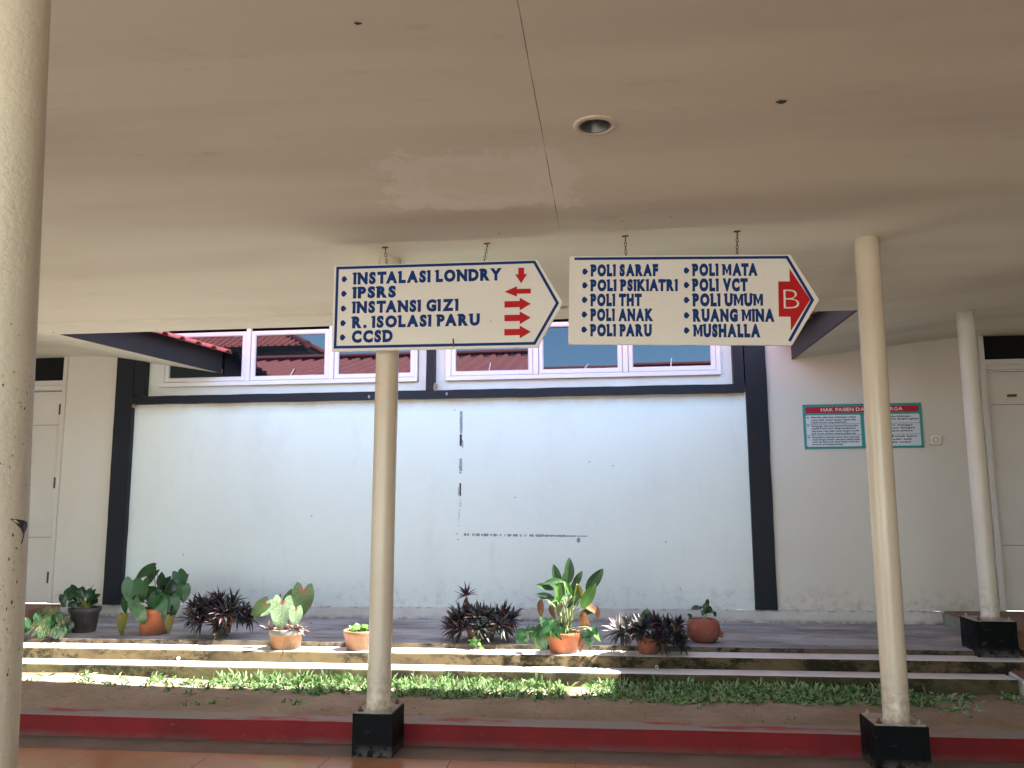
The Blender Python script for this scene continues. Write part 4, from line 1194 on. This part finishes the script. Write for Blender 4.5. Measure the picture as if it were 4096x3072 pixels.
# P1: heart leaves in orange pot
ZP = .335
t = thing('potted_plant', 'heart-leaved green plant in a large orange clay pot, in front of the left black pillar', 'potted plant', (-3.865, 6.95, ZP), 0, 'potted plants along the platform')
pot(t, .135, .105, .215, M['pot1'], None, .035, .006)
me = [leaf_data('h%d' % i, .20, .165, prof_heart, M['l_heart'], lobe=.16, fold=.18, droop=.18 + .1 * i, wave=.02, seed=i, n=10) for i in range(3)]
md = leaf_data('hd', .20, .165, prof_heart, M['l_heart2'], lobe=.16, fold=.3, droop=.35, n=10)
my = leaf_data('hy', .17, .12, prof_heart, M['l_yellow'], lobe=.14, fold=.3, droop=.2, n=10)
pts = []
def cpx(cx, cy, cx0=1655, cy0=955): return ((cx - cx0) * KX, (cy0 - cy) * KX)
for (cx, cy, ang, L, dp, kind, nx, nz) in (
        (1510, 265, 200, .20, -.03, 0, -.2, .9), (1540, 330, 235, .17, .04, 1, -.2, .5), (1405, 465, 262, .20, -.10, 0, -.25, .35), (1578, 470, 272, .21, -.14, 1, .05, .35),
        (1290, 520, 215, .17, -.02, 2, -.5, .6), (1262, 640, 262, .19, .02, 1, -.8, .2), (1660, 340, 100, .12, .06, 2, .1, .3), (1700, 400, 60, .15, .08, 3, .2, .3), (1860, 400, 50, .20, .10, 3, .2, .6), (1810, 450, 300, .18, .08, 3, .4, .3),
        (1950, 345, 300, .16, .0, 0, .9, .3), (2005, 510, 275, .16, -.02, 1, .9, .0), (1555, 650, 290, .17, -.17, 0, -.1, .5), (1630, 735, 285, .17, -.19, 1, .1, .5), (1710, 600, 250, .16, -.13, 0, .1, .4), (1810, 620, 300, .18, -.12, 2, .3, .4),
        (1905, 640, 285, .19, -.06, 1, .5, .2), (1850, 740, 280, .17, -.07, 3, .4, .1), (1460, 590, 240, .16, -.08, 3, -.3, .3), (1700, 520, 330, .16, -.06, 0, .1, .6), (1780, 520, 20, .16, 0, 1, .1, .7), (1600, 560, 250, .15, -.03, 3, 0, .3), (1480, 520, 200, .16, .02, 3, -.2, .3)):
    x, z_ = cpx(cx, cy)
    ms = (me + [md])[kind]; L *= .88
    B = big_leaf(t, 'leaf', ms, (x, dp, z_), ang, L, (nx * .6, -1, nz), L / .20)
    pts.append(((rnd.uniform(-.05, .05), rnd.uniform(-.05, .05), .195), B))
for (cx, cy, ang, L) in ((1340, 850, 268, .17), (1905, 840, 262, .14)):
    x, z_ = cpx(cx, cy); B = big_leaf(t, 'leaf', my, (x, -.10, z_), ang, L, (0, -1, .1), L / .17)
    pts.append(((rnd.uniform(-.05, .05), -.05, .195), B))
petioles(t, pts, .004, .0028, M['stem_p'])

# P0: dark pot with trailing plant, left
t = thing('potted_plant', 'dark plastic pot with a small dark bush behind the trailing plant, far left', 'potted plant', (-4.545, 7.02, ZP), 0, 'potted plants along the platform')
pot(t, .125, .09, .205, M['pot6'], None, .04, .010)
mb = [leaf_data('b%d' % i, .075, .05, prof_ellip, (M['l_heart'], M['l_heart2'], M['l_yellow'])[i], fold=.2, droop=.3, n=6) for i in range(3)]
r_ = random.Random(5); pts = []
for i in range(34):
    x = r_.uniform(-.17, .06); z_ = .21 + r_.uniform(.0, .16) * (1 - abs(x + .05) * 3.2)
    C = (x, r_.uniform(-.1, .06), z_); a = r_.uniform(30, 150)
    B = big_leaf(t, 'leaf', mb[1 if r_.random() < .6 else 0], C, a, .06, (r_.uniform(-.5, .5), -1, r_.uniform(.1, .9)), r_.uniform(.8, 1.35)); pts.append(((x * .4, 0, .18), B))
big_leaf(t, 'leaf', mb[2], (.06, -.1, .25), 260, .05, (0, -1, .1), .9)
b = bmesh.new(); tube(b, [(.0, 0, .19), (.03, -.02, .31), (.055, -.02, .36), (.075, -.02, .40)], .004, 6, .002); obj('shoot', b, M['stem_p'], t)
petioles(t, pts, .0035, .002, M['stem_g'])

t = thing('trailing_plant', 'straggly trailing plant spilling over the platform at the foot of the near column', 'potted plant', (-4.60, 6.74, ZP), 0, 'potted plants along the platform')
pot(t, .085, .07, .10, M['pot6'], None, .02, .004)
pts = []
b = bmesh.new()
for i in range(70):
    x0 = r_.uniform(-.02, .10); x1 = r_.uniform(-.24, .16); hz = .16 + r_.uniform(-.02, .09)
    P3 = [Vector((x0, 0, .09)), Vector((x0 * .5 + x1 * .3, -.05, hz)), Vector((x1 * .8, -.08, hz * .6)), Vector((x1, -.11 + r_.uniform(-.03, .06), r_.uniform(0.005, .08)))]
    tube(b, P3, .0022, 4, .0014)
obj('runners', b, M['stem_g'], t)['kind'] = 'stuff'
for i in range(46):
    x = r_.uniform(-.26, .15); z_ = r_.uniform(.02, .19) * (1 - abs(x + .04) * 1.3) + .02
    big_leaf(t, 'leaf', mb[r_.choice((0, 0, 0, 0, 1, 1, 1, 1, 1, 2))], (x, -.10 + r_.uniform(-.05, .07), z_), r_.uniform(200, 330), .07, (r_.uniform(-.5, .5), -1, r_.uniform(0, .8)), r_.uniform(.7, 1.35))
mlb = leaf_data('lb', .12, .085, prof_heart, M['l_cal'], lobe=.1)
big_leaf(t, 'leaf', mlb, (-.20, -.13, .10), 265, .12, (-.2, -1, .2), .8)

# P3: caladium
t = thing('potted_plant', 'pale mottled heart-leaved caladium in a stained ochre pot, left of the middle column', 'potted plant', (-2.545, 6.545, .301), 0, 'potted plants along the platform')
pot(t, .128, .110, .150, M['pot3'], M['cement_rim'], .045, .006)
def cp3(cx, cy): return ((cx - 1260) * KX * .97, (1080 - cy) * KX * .97)
mc = leaf_data('c0', .21, .17, prof_heart, M['l_cal'], lobe=.26, fold=.12, droop=.12, wave=.02, n=12)
mc2 = leaf_data('c1', .21, .17, prof_heart, M['l_cal2'], lobe=.26, fold=.12, droop=.1, wave=.02, n=12)
pts = []
for (cx, cy, ang, L, dp, mm, nx, nz) in ((1255, 690, 268, .215, -.10, mc, .5, .9), (1445, 570, 265, .22, -.03, mc2, .2, .1), (1270, 560, 80, .13, .03, mc2, 0, .2), (1415, 720, 270, .13, -.10, mc, .6, .8),
                                       (960, 650, 215, .15, -.02, mc2, -.5, .1), (1060, 640, 30, .16, .02, mc, -.1, .9), (925, 700, 240, .12, .02, mc2, -.5, .2), (1120, 640, 75, .16, .03, mc2, -.8, .1)):
    x, z_ = cp3(cx, cy)
    d = Vector((math.cos(R(ang)), -.1, math.sin(R(ang)))).normalized(); B = Vector((x, dp, z_)) - d * L * .38
    obj('leaf', mm, None, t, mat=frame_mat(B, d, (nx, -1, nz)) @ Matrix.Scale(L / .21, 4)); pts.append(((rnd.uniform(-.03, .03), 0, .13), B))
petioles(t, pts, .0035, .0025, M['stem_p'])
r_ = random.Random(77); b = bmesh.new()
for cxx in (-.12, -.07, .02, .09, .13):
    for i in range(13):
        a = r_.uniform(-30, 210); d = Vector((math.cos(R(a)), r_.uniform(-.9, .3), math.sin(R(a)) * .6)).normalized()
        leaf_bm(r_.uniform(.06, .13), .016, prof_lance, fold=.4, droop=.3, n=4, m_=1, b=b, mat=frame_mat((cxx, -.06, .15), d, (0, -.3, 1)), mi=r_.choice((0, 0, 1, 2, 3)))
obj('foliage', b, [M['l_rh_purple'], M['l_brown'], M['l_rh_red'], M['l_rh_pale']], t)['kind'] = 'stuff'

# P4: small seedling pot half hidden by the column
t = thing('potted_plant', 'dusty pink pot with bright green seedlings, half hidden by the middle column', 'potted plant', (-1.955, 6.55, .301), 0, 'potted plants along the platform')
pot(t, .125, .095, .145, M['pot4'], None, .04, .004, soil=False)
b = bmesh.new(); lathe(b, [(.112, .10), (.0001, .11)], 24, .01); obj('soil', b, M['potsoil'], t)
mf = leaf_data('f0', .05, .042, prof_heart, M['l_bright'], lobe=.1, fold=.2, n=6)
pts = []
for i in range(20):
    C = (r_.uniform(-.08, .08), r_.uniform(-.07, .05), r_.uniform(.125, .175)); B = big_leaf(t, 'leaf', mf, C, r_.uniform(0, 180), .05, (r_.uniform(-.4, .4), -.5, 1), r_.uniform(.6, 1.2)); pts.append(((C[0] * .6, C[1] * .6, .10), B))
petioles(t, pts, .002, .0015, M['stem_g'])

# P6: tall broad leaved plant in orange pot
t = thing('potted_plant', 'tallest plant, broad green leaves and dry brown ones in a bright orange pot', 'potted plant', (-.372, 6.545, .301), 0, 'potted plants along the platform')
pot(t, .128, .100, .150, M['pot1'], None, .045, .006)
def cp6(cx, cy): return ((cx - 1420) * KX * .97, (1110 - cy) * KX * .97)
ml = [leaf_data('d%d' % i, .25, .098, prof_ellip, (M['l_dief'], M['l_dief'], M['l_bright'], M['l_brown'], M['l_yellow'])[i], fold=.35, droop=(.08, .3, .15, .35, .3)[i], n=10, wave=.03 if i > 2 else .01, seed=i) for i in range(5)]
pts = []
for (cx, cy, ang, L, dp, kd, nx, nz) in ((1485, 275, 88, .20, .03, 0, .1, .1), (1350, 320, 105, .17, .02, 0, -.2, .2), (1320, 375, 175, .16, -.03, 1, 0, .8), (1225, 440, 165, .15, -.02, 0, -.1, .5), (1570, 370, 60, .14, .02, 1, .2, .3),
        (1755, 370, 52, .22, .0, 0, .3, .3), (1375, 480, 95, .16, -.06, 2, -.1, .4), (1485, 450, 110, .12, -.06, 2, .1, .4), (1600, 480, 290, .12, -.07, 4, .1, .3), (1690, 530, 60, .22, -.05, 2, .2, .2),
        (1230, 545, 165, .15, .02, 0, -.2, .6), (1180, 655, 265, .14, -.03, 3, -.3, .1), (1385, 650, 250, .11, -.09, 4, 0, .6), (1380, 560, 190, .12, -.05, 2, 0, .8), (1330, 620, 330, .13, 0, 1, 0, .4),
        (1700, 640, 340, .16, .0, 3, .2, .3), (1780, 700, 280, .10, -.02, 3, .4, .1), (1690, 690, 20, .14, .01, 1, .1, .6), (1640, 800, 275, .19, -.04, 3, .1, .1), (1755, 900, 320, .15, -.10, 2, .2, .8), (1680, 960, 280, .14, -.06, 1, .2, .1), (1500, 590, 60, .12, -.04, 1, 0, .4),
        (1600, 1020, 272, .13, -.02, 3, .1, .1), (1430, 430, 80, .18, .04, 1, 0, .2), (1540, 520, 95, .20, .03, 0, 0, .1), (1300, 700, 280, .12, .0, 3, -.2, .1)):
    x, z_ = cp6(cx, cy)
    B = big_leaf(t, 'leaf', ml[kd], (x, dp, z_), ang, L, (nx, -1, nz), L / .25)
    if kd != 3: pts.append(((rnd.uniform(-.03, .05), rnd.uniform(-.03, .03), .13), B))
petioles(t, pts, .008, .004, M['stem_g'])
mt_ = [leaf_data('t%d' % i, .10, .085, prof_heart, (M['l_heart'], M['l_bright'])[i], lobe=.14, fold=.2, droop=.3, n=8, wave=.02) for i in range(2)]
pts = []
for (cx, cy, ang, L) in ((1245, 790, 120, .11), (1200, 850, 200, .11), (1310, 850, 250, .12), (1340, 900, 280, .10), (1400, 900, 300, .11), (1230, 900, 240, .10), (1150, 880, 215, .10), (1190, 990, 270, .12), (1215, 1010, 285, .10),
        (1080, 900, 260, .09), (1020, 960, 265, .10), (970, 950, 250, .10), (985, 880, 170, .07), (1290, 800, 60, .08), (1420, 920, 320, .09), (1350, 840, 90, .09), (1700, 930, 300, .09), (1650, 900, 200, .08), (1750, 850, 90, .06)):
    x, z_ = cp6(cx, cy)
    B = big_leaf(t, 'leaf', mt_[0 if r_.random() < .8 else 1], (x, -.13 + r_.uniform(-.03, .05), z_), ang, L, (r_.uniform(-.3, .3), -1, r_.uniform(.1, .7)), L / .10)
    pts.append(((x * .45, -.08, .15), B))
petioles(t, pts, .003, .002, M['stem_p'])

# P8: squat round pot
t = thing('potted_plant', 'squat round red clay pot with a small straggly plant, rightmost of the pots', 'potted plant', (.70, 6.90, ZP), 0, 'potted plants along the platform')
b = bmesh.new(); lathe(b, [(.0001, 0), (.075, 0), (.105, .02), (.128, .07), (.128, .12), (.118, .155), (.100, .172), (.094, .176), (.088, .168), (.086, .15)], 44, .003)
pp = obj('pot', b, M['pot5'], t)
b = bmesh.new(); lathe(b, [(.086, .158), (.05, .172), (.0001, .178)], 24, .008); obj('soil', b, M['plaster_chip'], t)
b = bmesh.new(); box(b, .0, .03, -.01, .012, .0, .05); bmesh.ops.bevel(b, geom=b.edges[:], offset=.006, segments=2, affect='EDGES'); obj('handle', b, M['pot1'], t, mat=Matrix.Translation((.115, 0, .035)) @ Matrix.Rotation(R(15), 4, 'Y'))
pts = []
for (x, z_, a, L, kd) in ((-.055, .262, 175, .07, 0), (-.02, .262, 30, .05, 1), (.02, .275, 60, .07, 0), (.05, .25, 330, .08, 1), (.03, .235, 200, .06, 1), (.035, .305, 75, .05, 1), (-.10, .20, 130, .05, 0), (.09, .215, 300, .05, 1), (.0, .225, 250, .05, 1), (-.10, .185, 200, .04, 0)):
    B = big_leaf(t, 'leaf', mb[kd], (x, -.03, z_), a, L, (.1, -1, .7), L / .075); pts.append(((x * .25 + .01, 0, .165), B))
petioles(t, pts, .003, .002, M['stem_g'])
b = bmesh.new(); tube(b, [(-.02, -.03, .18), (-.08, -.08, .17), (-.125, -.06, .09), (-.13, -.05, .0)], .003, 5, .002); tube(b, [(.03, -.02, .18), (.10, -.05, .16), (.13, -.06, .08)], .003, 5, .002); obj('dry_stalk', b, M['l_brown'], t)

# sprout on the step
t = thing('weed', 'tiny bright green weed sprouting from the upper step under the tall-shoot plant', 'weed', (-1.05, 6.60, .301))
pts = []
for (x, z_, a) in ((-.01, .085, 100), (-.04, .07, 160), (.02, .07, 40), (-.035, .045, 200), (.03, .045, 340), (-.01, .055, 90), (.045, .015, 10), (.0, .035, 250)):
    B = big_leaf(t, 'leaf', mf, (x, -.01, z_), a, .04, (.1, -1, .8), .75); pts.append(((0, 0, 0), B))
petioles(t, pts, .0018, .0012, M['stem_g'])

# ==================================================================== GRASS
def grass_density(x, y):
    d = 0
    if -3.05 < x < 1.95:
        front = 5.78 + .07 * mnoise.noise(Vector((x * 1.5, 0, 4))) + (.10 if x < -2.2 else 0)
        d = max(0, min(1, (y - front) / .10))
        if -.36 < x < -.05 and y < 6.13: d *= .22
        if x < -2.6: d *= (x + 3.05) / .45
    elif x <= -3.05:
        d = .05 if y > 5.85 else 0
    elif x < 2.3: d = .12
    nn = mnoise.noise(Vector((x * 3.3, y * 4, 1)))
    return d * (.16 + .9 * max(0, nn + .25))
gb = bmesh.new(); r_ = random.Random(99)
def tuft(b, x, y, n, L, spread=1.0, big=False):
    z = soil_z(x, min(y, 6.17)) - .004
    for i in range(n):
        a = r_.uniform(0, 2 * math.pi); el = r_.uniform(.25, 1.35) * spread
        d = Vector((math.cos(a) * math.sin(el), math.sin(a) * math.sin(el) - .12, math.cos(el))).normalized()
        P_ = Vector((x + r_.uniform(-.012, .012), min(6.165, y + r_.uniform(-.012, .012)), z))
        l_ = L * r_.uniform(.6, 1.2); w_ = r_.uniform(.006, .012) * (1.2 if big else 1)
        u_ = d.cross(Vector((0, 0, 1)))
        u_ = u_.normalized() if u_.length > .05 else Vector((1, 0, 0))
        mid = P_ + d * l_ * .55; tip = P_ + d * l_ + Vector((0, 0, -.28 * l_))
        if tip.y > 6.18: tip.y = 6.18
        if mid.y > 6.18: mid.y = 6.18
        v = [b.verts.new(q) for q in (P_ - u_ * w_ * .3, P_ + u_ * w_ * .3, mid + u_ * w_ * .55, tip, mid - u_ * w_ * .55)]
        f = b.faces.new(v); f.material_index = 0 if r_.random() < .34 else (1 if r_.random() < .92 else 2)
cnt = 0
for i in range(9000):
    x = r_.uniform(-4.6, 2.35); y = r_.uniform(5.62, 6.17)
    if r_.random() < grass_density(x, y):
        tuft(gb, x, y, r_.choice((5, 6, 7)), .07 + .045 * max(0, mnoise.noise(Vector((x * 2, y * 2, 7)))) + (.02 if y > 6.05 else 0)); cnt += 1
for (x, y, n, L) in ((-3.95, 6.12, 16, .075), (-3.38, 6.10, 24, .09), (-3.30, 6.02, 14, .07), (-3.02, 6.05, 20, .08), (-3.62, 6.1, 10, .07), (-2.716, 5.46, 16, .045), (-2.66, 5.50, 12, .045), (-2.128, 5.60, 18, .04), (-2.08, 5.57, 12, .04), (-3.45, 5.86, 12, .045), (-3.1, 5.80, 12, .05), (-2.9, 5.76, 16, .05),
        (1.92, 6.10, 14, .05), (1.85, 6.0, 14, .045), (1.95, 6.14, 12, .05), (2.1, 6.15, 10, .045), (2.58, 6.20, 14, .05), (2.62, 6.02, 20, .06), (2.55, 6.1, 14, .05), (.5, 5.72, 12, .04), (1.42, 6.08, 30, .10), (1.50, 6.02, 26, .09), (1.20, 6.12, 20, .11), (.62, 6.14, 22, .09), (.92, 6.13, 22, .10), (.55, 6.1, 20, .085)):
    for q in range(3): tuft(gb, x + r_.uniform(-.06, .06), y + r_.uniform(-.03, .03), n // 2, L, .9)
# taller blades against the step
for i in range(420):
    x = r_.uniform(-2.9, 1.9)
    if -.4 < x < -.05: continue
    tuft(gb, x, r_.uniform(6.05, 6.165), 3, r_.uniform(.07, .15), .5, True)
for (x, L) in ((-1.20, .16), (-.55, .17), (-2.08, .17), (-1.62, .14), (-.83, .13), (-2.35, .13), (1.62, .13)):
    for q in range(4): tuft(gb, x, 6.12, 2, L, .35, True)
tag(obj('grass', gb, [M['grass'], M['grass2'], M['grass3']]), 'low broad-bladed grass growing along the foot of the steps', 'grass', None, 'stuff')
# small pebbles and litter on soil and platform
pb = bmesh.new()
for i in range(420):
    x = r_.uniform(-4.6, 2.6); y = r_.uniform(5.3, 6.15); s = r_.uniform(.002, .007)
    z = soil_z(x, y)
    c = [pb.verts.new((x + s * math.cos(a) * r_.uniform(.7, 1.3), y + s * math.sin(a), z + .0005)) for a in (0, 1.26, 2.5, 3.8, 5.0)]
    tp = pb.verts.new((x, y, z + s * .8))
    for q in range(5): pb.faces.new((c[q], c[(q + 1) % 5], tp))
tag(obj('pebbles', pb, M['strip']), 'scattered small stones and crumbs on the bare soil', 'pebbles', None, 'stuff')
lb = bmesh.new()
for i in range(70):
    x = r_.uniform(-4.5, 2.6); y = r_.uniform(5.32, 6.1) if i < 50 else r_.uniform(6.75, 7.9)
    z = soil_z(x, y) + .004 if i < 50 else .338
    a = r_.uniform(0, 360)
    leaf_bm(r_.uniform(.02, .05), r_.uniform(.006, .016), prof_ellip, fold=r_.uniform(.2, .6), droop=r_.uniform(-.3, .2), n=4, m_=1, b=lb, mat=frame_mat((x, y, z), (math.cos(R(a)), math.sin(R(a)), .08), (r_.uniform(-.3, .3), r_.uniform(-.3, .3), 1)), mi=0 if r_.random() < .7 else 1)
tag(obj('leaf_litter', lb, [M['l_brown'], M['grass3']]), 'dry leaf scraps scattered on the soil and platform', 'leaf litter', None, 'stuff')
# clods
cb = bmesh.new()
for i in range(160):
    x = r_.uniform(-4.6, 2.6); y = r_.uniform(5.34, 6.12); s_ = r_.uniform(.006, .018)
    z = soil_z(x, y)
    v_ = bmesh.ops.create_icosphere(cb, subdivisions=1, radius=s_, matrix=Matrix.Translation((x, y, z)) @ Matrix.Diagonal((r_.uniform(.8, 1.5), r_.uniform(.8, 1.3), .55, 1)))['verts']
    for v in v_: v.co += Vector((r_.uniform(-1, 1), r_.uniform(-1, 1), r_.uniform(-.5, .5))) * s_ * .25
tag(obj('soil_clods', cb, M['soil']), 'small clods of earth on the bare soil', 'clods', None, 'stuff')
print('grass tufts', cnt)
